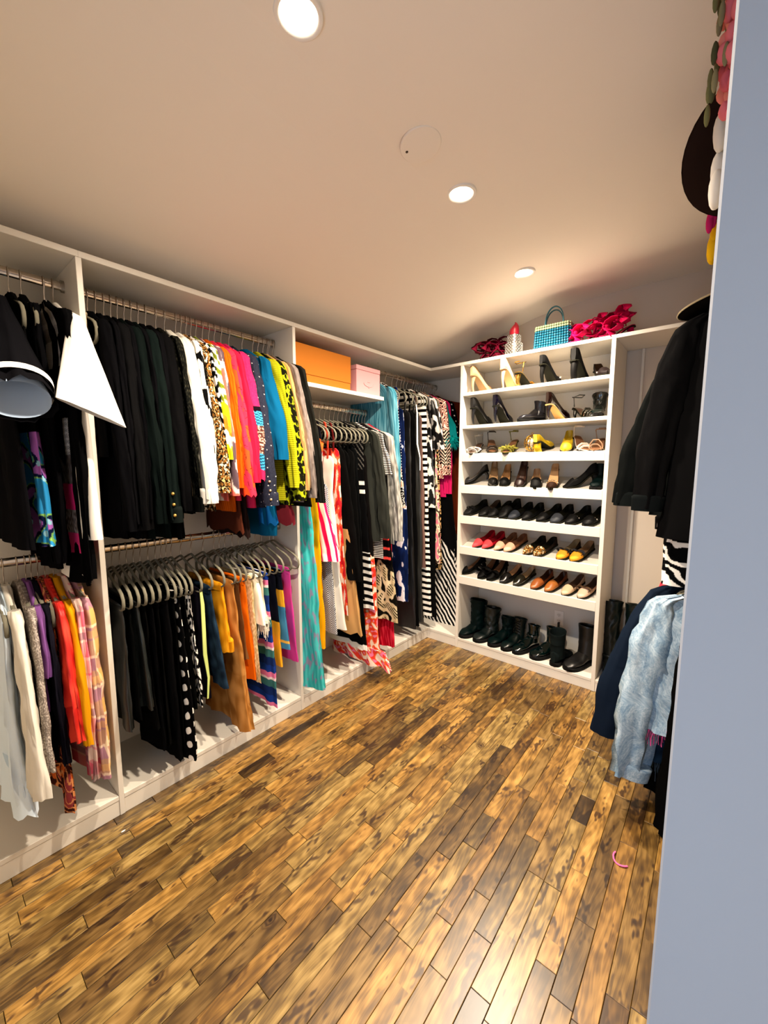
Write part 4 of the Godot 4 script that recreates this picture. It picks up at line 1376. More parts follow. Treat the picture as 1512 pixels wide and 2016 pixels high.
	gar("white_blouse", "blouse", "white long-sleeved blouse with a ruffled cuff", Vector3(-0.18, 2.262, 2.045), "top", "#dad6cb", 0.078, 0.877, 0.907, {"flare": 0.145, "cuff": "#dad6cb", "amp": 0.016, "cw": 0.05, "sruf": 0.012, "hl": "velvet hanger under the white long-sleeved blouse with a ruffled cuff"})
	gar("printed_blouse", "blouse", "white and black brush-print blouse beside the leopard one", Vector3(-0.18, 2.262, 1.993), "top", "white_print", 0.029, 0.835, 0.865, {"flare": 0.115, "hl": "velvet hanger under the white and black brush-print blouse beside the leopard one"})
	gar("leopard_blouse", "blouse", "tan leopard-print blouse with a pale spotted hem", Vector3(-0.18, 2.262, 1.968), "top", "leopard", 0.034, 0.847, 0.934, {"flare": 0.125, "lower": "snow_leopard", "lower_to": 0.93, "hl": "velvet hanger under the tan leopard-print blouse with a pale spotted hem"})
	gar("zebra_blouse", "top", "black and white zebra top beside the leopard blouse", Vector3(-0.18, 2.262, 1.943), "top", "zebra", 0.025, 0.825, 0.855, {"flare": 0.105, "hl": "velvet hanger under the black and white zebra top beside the leopard blouse"})
	gar("striped_blouse", "blouse", "lime, white and orange diagonally striped blouse", Vector3(-0.18, 2.262, 1.920), "top", "diag_green", 0.030, 0.694, 0.724, {"flare": 0.115, "hl": "velvet hanger under the lime, white and orange diagonally striped blouse"})
	gar("abstract_blouse", "blouse", "coral, white and plum abstract print blouse", Vector3(-0.18, 2.262, 1.894), "top", "abstract", 0.036, 0.864, 0.894, {"flare": 0.115, "hl": "velvet hanger under the coral, white and plum abstract print blouse"})
	gar("pleated_blouse", "top", "orange finely pleated top", Vector3(-0.18, 2.262, 1.860), "top", "orange_pleat", 0.048, 0.829, 0.952, {"flare": 0.105, "hl": "velvet hanger under the orange finely pleated top"})
	gar("coral_blouse", "blouse", "coral-orange blouse with a thin dark line drawing", Vector3(-0.18, 2.262, 1.826), "top", "coral_line", 0.049, 0.867, 0.897, {"flare": 0.125, "cw": 0.04, "sruf": 0.008, "lower": "#4a2418", "lower_to": 1.06, "hl": "velvet hanger under the coral-orange blouse with a thin dark line drawing"})
	gar("red_blouse", "blouse", "bright red-pink plain blouse between coral and fuchsia tops", Vector3(-0.18, 2.262, 1.796), "top", "#d01c3c", 0.039, 0.805, 0.835, {"flare": 0.135, "lower": "#241816", "lower_to": 1.09, "hl": "velvet hanger under the bright red-pink plain blouse between coral and fuchsia tops"})
	gar("applique_blouse", "top", "fuchsia top with sleeve bands of blue stripes and brown sequins", Vector3(-0.18, 2.262, 1.759), "top", "pink_applique", 0.074, 0.794, 0.939, {"flare": 0.125, "sruf": 0.008, "hl": "velvet hanger under the fuchsia top with sleeve bands of blue stripes and brown sequins"})
	gar("denim_shirt", "shirt", "dark navy denim shirt with white pin dots and buttoned cuff", Vector3(-0.18, 2.262, 1.714), "top", "dot_denim", 0.077, 0.912, 0.942, {"flare": 0.135, "cuff": "dot_denim", "studs": "#c8b48c", "hl": "velvet hanger under the dark navy denim shirt with white pin dots and buttoned cuff"})
	gar("teal_blouse", "blouse", "plain teal blue blouse with a rounded shoulder", Vector3(-0.18, 2.262, 1.634), "top", "#0a5076", 0.087, 0.691, 1.103, {"flare": 0.105, "lower": "#0f4f8a", "lower_to": 1.04, "lw": 0.06, "hl": "velvet hanger under the plain teal blue blouse with a rounded shoulder"})
	gar("yellow_cardigan", "cardigan", "ribbed bright yellow cardigan next to the teal blouse", Vector3(-0.18, 2.262, 1.568), "top", "rib_yellow", 0.046, 0.840, 0.912, {"flare": 0.125, "hl": "velvet hanger under the ribbed bright yellow cardigan next to the teal blouse"})
	gar("net_blouse", "top", "yellow crochet net top over black beside the ribbed cardigan", Vector3(-0.18, 2.262, 1.534), "top", "net_yellow", 0.060, 0.911, 0.941, {"flare": 0.135, "amp": 0.016, "sw": 0.05, "lower": "#5a1a22", "lower_to": 1.05, "hl": "velvet hanger under the yellow crochet net top over black beside the ribbed cardigan"})
	gar("beige_blouse", "top", "light tan top behind the brown and grey sweaters", Vector3(-0.18, 2.262, 1.500), "top", "#c79c62", 0.031, 0.857, 0.887, {"flare": 0.135, "hl": "velvet hanger under the light tan top behind the brown and grey sweaters"})
	gar("brown_sweater", "sweater", "brown sweater between the tan top and grey cardigan", Vector3(-0.18, 2.262, 1.471), "top", "#6a5543", 0.035, 0.844, 0.874, {"flare": 0.135, "hl": "velvet hanger under the brown sweater between the tan top and grey cardigan"})
	gar("grey_cardigan", "cardigan", "grey-mauve knit cardigan hanging past the divider", Vector3(-0.18, 2.262, 1.462), "top", "grey_knit", 0.034, 0.900, 0.930, {"flare": 0.135, "out": 0.02, "hl": "velvet hanger under the grey-mauve knit cardigan hanging past the divider"})
	gar("black_cardigan", "cardigan", "charcoal black cardigan at the right end of the upper rod", Vector3(-0.18, 2.262, 1.434), "top", "#1a1a17", 0.020, 0.928, 0.958, {"flare": 0.155, "out": 0.04, "hl": "velvet hanger under the charcoal black cardigan at the right end of the upper rod"})
	gar("black_blouse", "blouse", "black blouse squeezed in between the first two long-sleeved black blouses", Vector3(-0.18, 2.262, 2.325), "top", "#08080a", 0.026, 0.955, 0.985, {"flare": 0.085, "hl": "velvet hanger under the black blouse squeezed in between the first two long-sleeved black blouses"})
	gar("black_blouse", "blouse", "black blouse squeezed in left of the first greenish black shirt", Vector3(-0.18, 2.262, 2.269), "top", "#08080a", 0.026, 0.940, 0.970, {"flare": 0.085, "hl": "velvet hanger under the black blouse squeezed in left of the first greenish black shirt"})
	gar("black_blouse", "blouse", "black blouse squeezed in between the two greenish black shirts", Vector3(-0.18, 2.262, 2.217), "top", "#08080a", 0.026, 0.923, 0.953, {"flare": 0.085, "hl": "velvet hanger under the black blouse squeezed in between the two greenish black shirts"})
	gar("black_blouse", "blouse", "black blouse squeezed in left of the square-shouldered blazer", Vector3(-0.18, 2.262, 2.160), "top", "#08080a", 0.026, 0.906, 0.936, {"flare": 0.085, "hl": "velvet hanger under the black blouse squeezed in left of the square-shouldered blazer"})
	# double-hang cabinet, lower rod
	gar("leather_skirt", "skirt", "black leather skirt nearest the divider on the skirt rod", Vector3(-0.18, 1.165, 2.366), "skirt", "#141819/.38", 0.037, 0.773, 0.773, {"flare": 0.03, "amp": 0.012, "hl": "velvet hanger under the black leather skirt nearest the divider on the skirt rod"})
	gar("leather_shorts", "shorts", "black leather shorts with a tie, second from the divider", Vector3(-0.18, 1.165, 2.307), "skirt", "#161b1b/.36", 0.047, 0.695, 0.695, {"flare": 0.06, "amp": 0.012, "hl": "velvet hanger under the black leather shorts with a tie, second from the divider"})
	gar("black_trousers", "trousers", "black trousers between leather shorts and the long black skirt", Vector3(-0.18, 1.165, 2.250), "skirt", "#070708", 0.041, 0.931, 0.931, {"flare": 0.04, "hl": "velvet hanger under the black trousers between leather shorts and the long black skirt"})
	gar("black_skirt", "skirt", "long plain black skirt beside the polka dot skirt", Vector3(-0.18, 1.165, 2.186), "skirt", "#080809", 0.066, 1.015, 1.015, {"flare": 0.05, "hl": "velvet hanger under the long plain black skirt beside the polka dot skirt"})
	gar("polka_skirt", "skirt", "long black skirt with big white polka dots", Vector3(-0.18, 1.165, 2.128), "skirt", "polka_big", 0.037, 1.035, 1.035, {"flare": 0.08, "amp": 0.014, "hl": "velvet hanger under the long black skirt with big white polka dots"})
	gar("splash_skirt", "skirt", "black skirt with white brush marks beside the polka dots", Vector3(-0.18, 1.165, 2.078), "skirt", "bw_splash", 0.038, 0.799, 0.799, {"flare": 0.05, "hl": "velvet hanger under the black skirt with white brush marks beside the polka dots"})
	gar("black_skirt", "skirt", "black skirt with a lime green ribbon hanging down its front", Vector3(-0.18, 1.165, 2.031), "skirt", "#15121a", 0.030, 0.781, 0.781, {"flare": 0.02, "ribbon": "#c4d37c", "hl": "velvet hanger under the black skirt with a lime green ribbon hanging down its front"})
	gar("denim_skirt", "skirt", "dark navy denim skirt left of the mustard shorts", Vector3(-0.18, 1.165, 1.978), "skirt", "denim_dark", 0.057, 0.707, 0.707, {"flare": 0.1, "wh": 0.24, "hl": "velvet hanger under the dark navy denim skirt left of the mustard shorts"})
	gar("suede_shorts", "shorts", "mustard suede shorts with turned-up hems", Vector3(-0.18, 1.165, 1.914), "skirt", "mustard", 0.065, 0.566, 0.566, {"flare": 0.08, "hem": "mustard", "flat_hem": true, "wh": 0.19, "hl": "velvet hanger under the mustard suede shorts with turned-up hems"})
	gar("suede_skirt", "skirt", "long tan suede skirt reaching the cabinet floor", Vector3(-0.18, 1.165, 1.854), "skirt", "suede_tan", 0.051, 1.017, 1.017, {"flare": 0.12, "amp": 0.016, "hl": "velvet hanger under the long tan suede skirt reaching the cabinet floor"})
	gar("orange_skirt", "skirt", "plain orange skirt between tan suede and cream fur", Vector3(-0.18, 1.165, 1.790), "skirt", "#de600c", 0.054, 0.776, 0.776, {"flare": 0.06, "amp": 0.012, "hl": "velvet hanger under the plain orange skirt between tan suede and cream fur"})
	gar("fur_skirt", "skirt", "fuzzy cream-tan skirt beside the white fringed one", Vector3(-0.18, 1.165, 1.746), "skirt", "fur_cream", 0.037, 0.810, 0.810, {"flare": 0.06, "hl": "velvet hanger under the fuzzy cream-tan skirt beside the white fringed one"})
	gar("fringed_skirt", "skirt", "white skirt with a fringed hem", Vector3(-0.18, 1.165, 1.707), "skirt", "#eae2d0", 0.051, 0.486, 0.486, {"flare": 0.07, "fringe": "#efe8da", "hl": "velvet hanger under the white skirt with a fringed hem"})
	gar("striped_trousers", "trousers", "navy trousers with pink, white and green bands", Vector3(-0.18, 1.165, 1.644), "skirt", "sport_stripes", 0.045, 1.008, 1.008, {"flare": 0.06, "hl": "velvet hanger under the navy trousers with pink, white and green bands"})
	gar("two_tone_skirt", "skirt", "navy skirt with a mustard tail", Vector3(-0.18, 1.165, 1.597), "skirt", "tail_mustard", 0.022, 0.795, 0.795, {"flare": 0.02, "hl": "velvet hanger under the navy skirt with a mustard tail"})
	gar("patchwork_skirt", "skirt", "navy, yellow and blue patchwork skirt", Vector3(-0.18, 1.165, 1.553), "skirt", "ombre_shirt", 0.030, 0.696, 0.696, {"flare": 0.04, "hl": "velvet hanger under the navy, yellow and blue patchwork skirt"})
	gar("magenta_skirt", "skirt", "magenta pink skirt at the right end of the skirt rod", Vector3(-0.18, 1.165, 1.497), "skirt", "#c23c8c", 0.030, 0.797, 0.797, {"flare": 0.04, "hl": "velvet hanger under the magenta pink skirt at the right end of the skirt rod"})
	gar("black_skirt", "skirt", "black skirt squeezed between the leather skirt and leather shorts", Vector3(-0.18, 1.165, 2.337), "skirt", "#0a0b0b", 0.024, 0.738, 0.738, {"flare": 0.035, "hl": "velvet hanger under the black skirt squeezed between the leather skirt and leather shorts"})
	gar("black_trousers", "trousers", "black trousers squeezed right of the leather shorts", Vector3(-0.18, 1.165, 2.279), "skirt", "#080808", 0.024, 0.817, 0.817, {"flare": 0.035, "hl": "velvet hanger under the black trousers squeezed right of the leather shorts"})
	gar("black_skirt", "skirt", "black skirt directly left of the long plain black one", Vector3(-0.18, 1.165, 2.221), "skirt", "#090909", 0.024, 0.925, 0.925, {"flare": 0.035, "hl": "velvet hanger under the black skirt directly left of the long plain black one"})
	gar("black_trousers", "trousers", "black trousers directly left of the polka dot skirt", Vector3(-0.18, 1.165, 2.153), "skirt", "#080808", 0.024, 0.937, 0.937, {"flare": 0.035, "hl": "velvet hanger under the black trousers directly left of the polka dot skirt"})
	gar("black_skirt", "skirt", "black skirt squeezed between polka dots and brush marks", Vector3(-0.18, 1.165, 2.103), "skirt", "#0a0a0a", 0.024, 0.806, 0.806, {"flare": 0.035, "hl": "velvet hanger under the black skirt squeezed between polka dots and brush marks"})
	gar("brown_skirt", "skirt", "brown skirt squeezed between tan suede and orange", Vector3(-0.18, 1.165, 1.822), "skirt", "#6a4424", 0.024, 0.656, 0.656, {"flare": 0.035, "hl": "velvet hanger under the brown skirt squeezed between tan suede and orange"})
	gar("ivory_skirt", "skirt", "ivory skirt right of the fringed one", Vector3(-0.18, 1.165, 1.677), "skirt", "#d9d0bc", 0.024, 0.564, 0.564, {"flare": 0.035, "hl": "velvet hanger under the ivory skirt right of the fringed one"})
	# dresses under the orange box
	gar("teal_dress", "dress", "long teal and aqua dip-dyed dress with pink tinges", Vector3(-0.18, 1.935, 1.366), "dress", "teal_dye", 0.062, 1.780, 1.780, {"flare": 0.1, "pleat": 0.006, "amp": 0.016, "hl": "slim hanger holding the long teal dip-dyed dress"})
	gar("yellow_dress", "dress", "long golden yellow dress beside the teal dress", Vector3(-0.18, 1.935, 1.300), "strap", "#eea00e", 0.050, 1.544, 1.544, {"flare": 0.09, "amp": 0.014, "bust": 0.26, "hl": "velvet hanger under the long golden yellow dress beside the teal dress"})
	gar("striped_dress", "dress", "white and hot pink striped sundress tied at the waist", Vector3(-0.18, 1.935, 1.215), "strap", "candy", 0.100, 0.990, 0.990, {"flare": 0.2, "waist": 0.52, "bust": 0.22, "strap": "#e8502c", "wh": 0.2, "hl": "velvet hanger under the white and hot pink striped sundress tied at the waist"})
	gar("herringbone_dress", "dress", "navy and white herringbone dress under the pink striped one", Vector3(-0.18, 1.935, 1.185), "strap", "herringbone", 0.050, 1.485, 1.485, {"flare": 0.08, "bust": 0.5, "strap": "#12131a", "hl": "velvet hanger under the navy and white herringbone dress under the pink striped one"})
	gar("cream_dress", "dress", "plain cream sleeveless dress beside the herringbone one", Vector3(-0.18, 1.935, 1.125), "strap", "ikat_white", 0.055, 1.475, 1.475, {"flare": 0.1, "bust": 0.33, "strap": "#b8402c", "waist": 0.62, "hl": "velvet hanger under the plain cream sleeveless dress beside the herringbone one"})
	gar("floral_dress", "dress", "narrow red and peach floral dress behind the cream dress", Vector3(-0.18, 1.935, 1.075), "strap", "floral_red", 0.022, 1.395, 1.395, {"flare": 0.05, "bust": 0.28, "strap": "#5a1a1a", "hl": "velvet hanger under the narrow red and peach floral dress behind the cream dress"})
	gar("black_dress", "dress", "black dress with a long tan front edge and tan underskirt", Vector3(-0.18, 1.935, 1.030), "strap", "#0b0b0b", 0.050, 1.158, 1.158, {"flare": 0.21, "lower": "#b88d58", "lower_to": 1.53, "bust": 0.27, "hl": "velvet hanger under the black dress with a long tan front edge and tan underskirt"})
	gar("black_dress", "dress", "plain black dress between tan underskirt and white-striped hem", Vector3(-0.18, 1.935, 0.985), "strap", "#090909", 0.030, 1.376, 1.376, {"flare": 0.06, "bust": 0.29, "hl": "velvet hanger under the plain black dress between tan underskirt and white-striped hem"})
	gar("black_dress", "dress", "long black dress with two white stripes near the hem", Vector3(-0.18, 1.935, 0.945), "strap", "black_stripe_hem", 0.045, 1.670, 1.670, {"flare": 0.16, "bust": 0.28, "hl": "velvet hanger under the long black dress with two white stripes near the hem"})
	gar("black_dress", "dress", "black dress directly left of the diagonal striped dress", Vector3(-0.18, 1.935, 0.905), "strap", "#0c0d0e", 0.025, 1.327, 1.327, {"flare": 0.05, "bust": 0.27, "hl": "velvet hanger under the black dress directly left of the diagonal striped dress"})
	gar("striped_dress", "dress", "black dress with grey diagonals above white horizontal stripes", Vector3(-0.18, 1.935, 0.862), "dress", "stripe_mix", 0.035, 1.410, 1.410, {"flare": 0.06, "hl": "velvet hanger under the black dress with grey diagonals above white horizontal stripes"})
	gar("floral_dress", "dress", "long black dress turning to orange florals with a ruffled red hem", Vector3(-0.18, 1.935, 0.825), "strap", "floral_low", 0.050, 1.803, 1.803, {"flare": 0.18, "hem": "floral_orange", "bust": 0.3, "strap": "#151212", "hl": "velvet hanger under the long black dress turning to orange florals with a ruffled red hem"})
	gar("charcoal_cardigan", "cardigan", "charcoal cardigan beside the thin striped tee", Vector3(-0.18, 1.935, 0.785), "top", "#2a2c28", 0.032, 0.902, 0.932, {"flare": 0.09, "out": 0.03, "hl": "velvet hanger under the charcoal cardigan beside the thin striped tee"})
	gar("striped_tee", "t-shirt", "thin black and white striped tee with a flared sleeve", Vector3(-0.18, 1.935, 0.752), "tee", "bw_fine", 0.026, 0.459, 1.060, {"flare": 0.06, "sw": 0.04, "cw": 0.06, "out": 0.04, "hl": "velvet hanger under the thin black and white striped tee with a flared sleeve"})
	gar("tiered_dress", "dress", "black sheer dress with red tiers and stripes", Vector3(-0.18, 1.935, 0.722), "dress", "red_tiers", 0.030, 1.076, 1.076, {"flare": 0.07, "out": 0.06, "hl": "velvet hanger under the black sheer dress with red tiers and stripes"})
	gar("leaf_dress", "dress", "cream dress with black palm leaf print below a black top", Vector3(-0.18, 1.935, 0.690), "dress", "monstera", 0.050, 1.534, 1.534, {"flare": 0.09, "out": 0.06, "hl": "velvet hanger under the cream dress with black palm leaf print below a black top"})
	gar("sparkly_cardigan", "cardigan", "sparkly grey cardigan in front of the corner divider", Vector3(-0.18, 1.935, 0.655), "top", "grey_sparkle", 0.030, 0.936, 0.966, {"flare": 0.09, "out": 0.055, "hl": "velvet hanger under the sparkly grey cardigan in front of the corner divider"})
	gar("velvet_dress", "dress", "crimson velvet dress showing below the palm leaf dress", Vector3(-0.18, 1.935, 0.628), "dress", "red_velvet", 0.040, 1.772, 1.772, {"flare": 0.05, "out": 0.03, "hl": "velvet hanger under the crimson velvet dress showing below the palm leaf dress"})
	# long dresses in the corner
	gar("denim_jacket", "jacket", "washed teal denim jacket right of the pink box", Vector3(-0.18, 2.262, 0.559), "top", "denim_teal", 0.050, 1.039, 1.069, {"flare": 0.02, "sw": 0.05, "hl": "velvet hanger under the washed teal denim jacket right of the pink box"})
	gar("print_dress", "dress", "coral and black patterned scarf dress beside the denim jacket", Vector3(-0.18, 2.262, 0.473), "dress", "scarf", 0.026, 1.043, 1.043, {"flare": 0.06, "hl": "velvet hanger under the coral and black patterned scarf dress beside the denim jacket"})
	gar("tie_dye_dress", "dress", "navy and white tie-dyed long dress", Vector3(-0.18, 2.262, 0.384), "strap", "tiedye", 0.045, 1.811, 1.811, {"flare": 0.05, "bust": 0.27, "strap": "#14275e", "hl": "velvet hanger under the navy and white tie-dyed long dress"})
	gar("black_gown", "dress", "long black satin gown beside the tie-dyed dress", Vector3(-0.18, 2.262, 0.298), "strap", "#08080a/.45", 0.040, 2.073, 2.073, {"flare": 0.05, "bust": 0.28, "hl": "velvet hanger under the long black satin gown beside the tie-dyed dress"})
	gar("black_gown", "dress", "long black gown with a white sash down its side", Vector3(-0.18, 2.262, 0.236), "strap", "#0a0a0b", 0.030, 2.071, 2.071, {"flare": 0.05, "ribbon": "#e6e1d8", "bust": 0.28, "hl": "velvet hanger under the long black gown with a white sash down its side"})
	gar("charcoal_gown", "dress", "charcoal satin gown with a glossy vertical fold", Vector3(-0.18, 2.262, 0.179), "strap", "#232321/.4", 0.028, 2.041, 2.041, {"flare": 0.06, "bust": 0.27, "hl": "velvet hanger under the charcoal satin gown with a glossy vertical fold"})
	gar("taupe_dress", "dress", "mauve-brown dress beside the horizontally striped one", Vector3(-0.18, 2.262, 0.142), "strap", "#6a5048", 0.020, 1.579, 1.579, {"flare": 0.05, "bust": 0.3, "hl": "velvet hanger under the mauve-brown dress beside the horizontally striped one"})
	gar("striped_dress", "dress", "long dress in bold black and white horizontal stripes", Vector3(-0.18, 2.262, 0.098), "dress", "bw_stripe", 0.050, 2.007, 2.007, {"flare": 0.06, "hl": "velvet hanger under the long dress in bold black and white horizontal stripes"})
	gar("satin_jacket", "jacket", "black and white satin jacket with floppy lapels", Vector3(-0.18, 2.262, 0.016), "tee", "satin_collar", 0.040, 0.588, 1.081, {"flare": 0.07, "sw": 0.045, "cw": 0.05, "hl": "velvet hanger under the black and white satin jacket with floppy lapels"})
	gar("black_dress", "dress", "long black dress right of the bold striped dress", Vector3(-0.18, 2.262, -0.022), "dress", "#0a0a0a", 0.026, 2.061, 2.061, {"flare": 0.04, "hl": "velvet hanger under the long black dress right of the bold striped dress"})
	gar("floral_dress", "dress", "pastel pink and sage floral dress in the corner", Vector3(-0.18, 2.262, -0.052), "dress", "floral_pastel", 0.028, 1.581, 1.581, {"flare": 0.05, "hl": "velvet hanger under the pastel pink and sage floral dress in the corner"})
	gar("zebra_dress", "dress", "black and gold zebra dress in the corner", Vector3(-0.18, 2.262, -0.080), "dress", "gold_zebra", 0.026, 1.641, 1.641, {"flare": 0.05, "hl": "velvet hanger under the black and gold zebra dress in the corner"})
	gar("swirl_blouse", "blouse", "coral and black swirl blouse with a chevron cuff", Vector3(-0.18, 2.262, -0.108), "top", "coral_swirl", 0.026, 0.802, 0.832, {"flare": 0.05, "out": 0.02, "hl": "velvet hanger under the coral and black swirl blouse with a chevron cuff"})
	gar("feather_jacket", "jacket", "turquoise jacket with a fluffy feather cuff", Vector3(-0.18, 2.262, -0.142), "tee", "#129397", 0.036, 0.511, 0.781, {"flare": 0.11, "sw": 0.042, "fluff": "#0f9f9f", "hl": "velvet hanger under the turquoise jacket with a fluffy feather cuff"})
	gar("pink_blouse", "blouse", "hot pink blouse low in the corner behind black dresses", Vector3(-0.18, 2.262, -0.170), "top", "#e0246a", 0.022, 0.969, 0.999, {"flare": 0.03, "out": 0.02, "hl": "velvet hanger under the hot pink blouse low in the corner behind black dresses"})
	gar("black_dress", "dress", "black dress below the turquoise feather cuff", Vector3(-0.18, 2.262, -0.206), "dress", "#090909", 0.020, 1.985, 1.985, {"flare": 0.05, "out": 0.03, "hl": "velvet hanger under the black dress below the turquoise feather cuff"})
	gar("pearl_blouse", "blouse", "black blouse with white pearl dots near the shoe cabinet", Vector3(-0.18, 2.262, -0.226), "top", "pearl_dots", 0.026, 0.559, 0.589, {"flare": 0.05, "out": 0.03, "hl": "velvet hanger under the black blouse with white pearl dots near the shoe cabinet"})
	gar("floral_dress", "dress", "white dress with small grey flowers in the corner", Vector3(-0.18, 2.262, -0.252), "dress", "white_floral", 0.022, 1.884, 1.884, {"flare": 0.03, "out": 0.015, "hl": "velvet hanger under the white dress with small grey flowers in the corner"})
	gar("striped_trousers", "trousers", "wide black and white diagonally striped trousers in the corner", Vector3(-0.18, 2.262, -0.187), "skirt", "bw_diag", 0.020, 2.207, 2.207, {"flare": 0.12, "wh": 0.32, "out": 0.015, "hl": "velvet hanger under the wide black and white diagonally striped trousers in the corner"})
	gar("rust_blouse", "blouse", "rust brown blouse next to the shoe cabinet", Vector3(-0.18, 2.262, -0.308), "top", "#5e220d", 0.022, 1.314, 1.344, {"flare": 0.04, "out": 0.05, "hl": "velvet hanger under the rust brown blouse next to the shoe cabinet"})
	gar("maroon_blouse", "blouse", "dark maroon blouse at the far right of the corner rod", Vector3(-0.18, 2.262, -0.336), "top", "#4e1016", 0.020, 0.646, 0.676, {"flare": 0.04, "out": 0.07, "hl": "velvet hanger under the dark maroon blouse at the far right of the corner rod"})

func cage_bag(at: Vector3) -> void:
	var t := thing("gold_cage_clutch", "round gold cage clutch with a pearl among the shoes", "clutch bag", at)
	var b := MB.new()
	for k in 6:
		var pts := []
		var a := PI * k / 6
		for i in 17:
			var c := TAU * i / 16
			pts.append(Vector3(cos(c) * cos(a) * .055, .06 + sin(c) * .058, cos(c) * sin(a) * .05))
		b.tube(pts, .003, .003, 6, Vector3(.3, .5, .8))
	for y in [-.03, 0.0, .03]:
		var pts := []
		var r: float = sqrt(.058 * .058 - y * y)
		for i in 17: pts.append(Vector3(cos(TAU * i / 16) * r * .98, .06 + y, sin(TAU * i / 16) * r * .9))
		b.tube(pts, .003, .003, 6)
	b.tube([Vector3(0, .115, 0), Vector3(.008, .13, 0), Vector3(0, .138, 0), Vector3(-.008, .13, 0), Vector3(0, .115, 0)], .0025, .0025, 6, Vector3(0, 0, 1))
	part("cage", b, solid("c79a45", .2, 1.0), t)
	b = MB.new()
	b.ball(Vector3(0, .066, .01), Vector3(.028, .028, .028), 14, 10)
	part("pearl", b, solid("efe6d8", .25), t)

func build_right() -> void:
	var R := {"turn": PI, "group": ""}
	var X := 2.03
	gar("black_sweater", "sweater", "black sweater hanging nearest the partition, upper right", Vector3(X, ROD.U, .90), "top", "#0a0a0b", .085, .90, 1.02, {"turn": PI, "out": .03, "flare": .09, "sw": .06, "cw": .05, "cuff": "#0d1011"})
	gar("black_sweater", "sweater", "black sweater behind the nearest one with a longer slanting sleeve", Vector3(X, ROD.U, .70), "top", "#0b0d0d", .08, .90, .95, {"turn": PI, "out": .05, "flare": .17, "sw": .065, "cw": .05, "cuff": "#0f1212"})
	gar("ruffle_blouse", "top", "taupe top with a small ruffled sleeve behind the black sweaters", Vector3(X, ROD.U, .42), "tee", "#6f6558", .05, .40, .7, {"turn": PI, "out": .02, "flare": .11, "sw": .05, "sruf": .02})
	gar("houndstooth_jacket", "jacket", "black and grey houndstooth jacket edge below the black sweaters", Vector3(X, ROD.U, .55), "top", "houndstooth", .05, 1.02, 1.05, {"turn": PI, "out": .02, "flare": .06, "cuff": "#101010"})
	gar("zebra_dress", "dress", "black and white zebra dress below the black sweaters", Vector3(X, ROD.U, .80), "dress", "big_zebra", .045, 1.2, 1.24, {"turn": PI, "out": .05, "flare": .0})
	gar("denim_jacket", "jacket", "light blue denim jacket with creased sleeve beside the partition", Vector3(X, ROD.L, .94), "top", "denim_light", .085, .99, .74, {"turn": PI, "out": .04, "flare": .06, "sw": .072, "cw": .045, "amp": .03, "cuff": "denim_light", "collar": "denim_light", "fringe": "#ec5fa0"})
	var d := get_node("denim_jacket")
	var b := MB.new()
	for q in [[-.10, -.19], [-.19, -.19], [-.19, -.42], [-.10, -.42]]: pass
	b.box(Vector3(.05, -.36, -.052), Vector3(.15, -.33, -.047), .002)
	b.box(Vector3(.05, -.47, -.050), Vector3(.15, -.36, -.0475), .001)
	part("chest_pocket", b, cloth("denim_light"), d)
	b = MB.new()
	for i in 26:
		var f := i / 25.0
		b.ball(Vector3(lerpf(.04, .205, f), -.215 - .03 * f, -.047 + .02 * f), Vector3(.0035, .002, .002), 5, 4)
	for i in 30:
		var f := i / 29.0
		b.ball(Vector3(.232 + .05 * f, -.22 - .62 * f, -.046 + .004 * sin(f * 9)), Vector3(.0022, .005, .002), 5, 4)
	b.tube([Vector3(.085, -.30, -.044), Vector3(.16, -.31, -.047), Vector3(.215, -.29, -.03)], .004, .003, 6)
	b.tube([Vector3(.205, -.20, -.035), Vector3(.20, -.32, -.046), Vector3(.195, -.44, -.046)], .004, .003, 6)
	part("seam_stitch", b, solid("d8dfe4", .9), d)
	gar("navy_coat", "coat", "dark navy coat behind the light denim jacket", Vector3(X, ROD.L, .76), "top", "#131c2a", .10, .96, 1.0, {"turn": PI, "out": .06, "flare": .17, "sw": .075, "cw": .07})
	gar("dark_denim_skirt", "skirt", "dark denim skirt with a frayed pale hem under the light jacket", Vector3(X, ROD.L, .85), "skirt", "denim_dark", .06, .9, .93, {"turn": PI, "out": .06, "flare": .05, "hw": .2, "fringe": "#4a5a66"})
	gar("red_jacket", "jacket", "shiny red jacket shoulder behind the navy coat", Vector3(X, ROD.L, .63), "top", "#c01830/.4", .06, .8, .85, {"turn": PI, "out": .04, "flare": .08})
	gar("pink_sweater", "sweater", "pink and grey sweater above the red jacket, right closet", Vector3(X, ROD.L, .54), "top", "#d98ca4", .05, .7, .75, {"turn": PI, "out": .02, "flare": .04})
	gar("grey_sweater", "sweater", "soft grey sweater behind the pink one, right closet", Vector3(X, ROD.L, .46), "top", "#8b837e", .06, .7, .8, {"turn": PI, "out": .02, "flare": .04})
	for q in [[1.03, "black wide trousers nearest the partition, reaching almost to the floor"], [.80, "black wide trousers showing below the navy coat"], [.34, "black long skirt far back on the lower right rod"]]:
		gar("black_trousers", "trousers", q[1], Vector3(X + (.06 if q[0] > 1.0 else 0.0), ROD.L, q[0]), "skirt", "#070707", .1, 1.0, 1.12, {"turn": PI, "out": .03, "flare": .03, "hw": .2})
	hang(Vector3(-.18, ROD.L, 1.468), .12, "empty grey velvet hanger at the right end of the skirt rod")
	rng.seed = 3

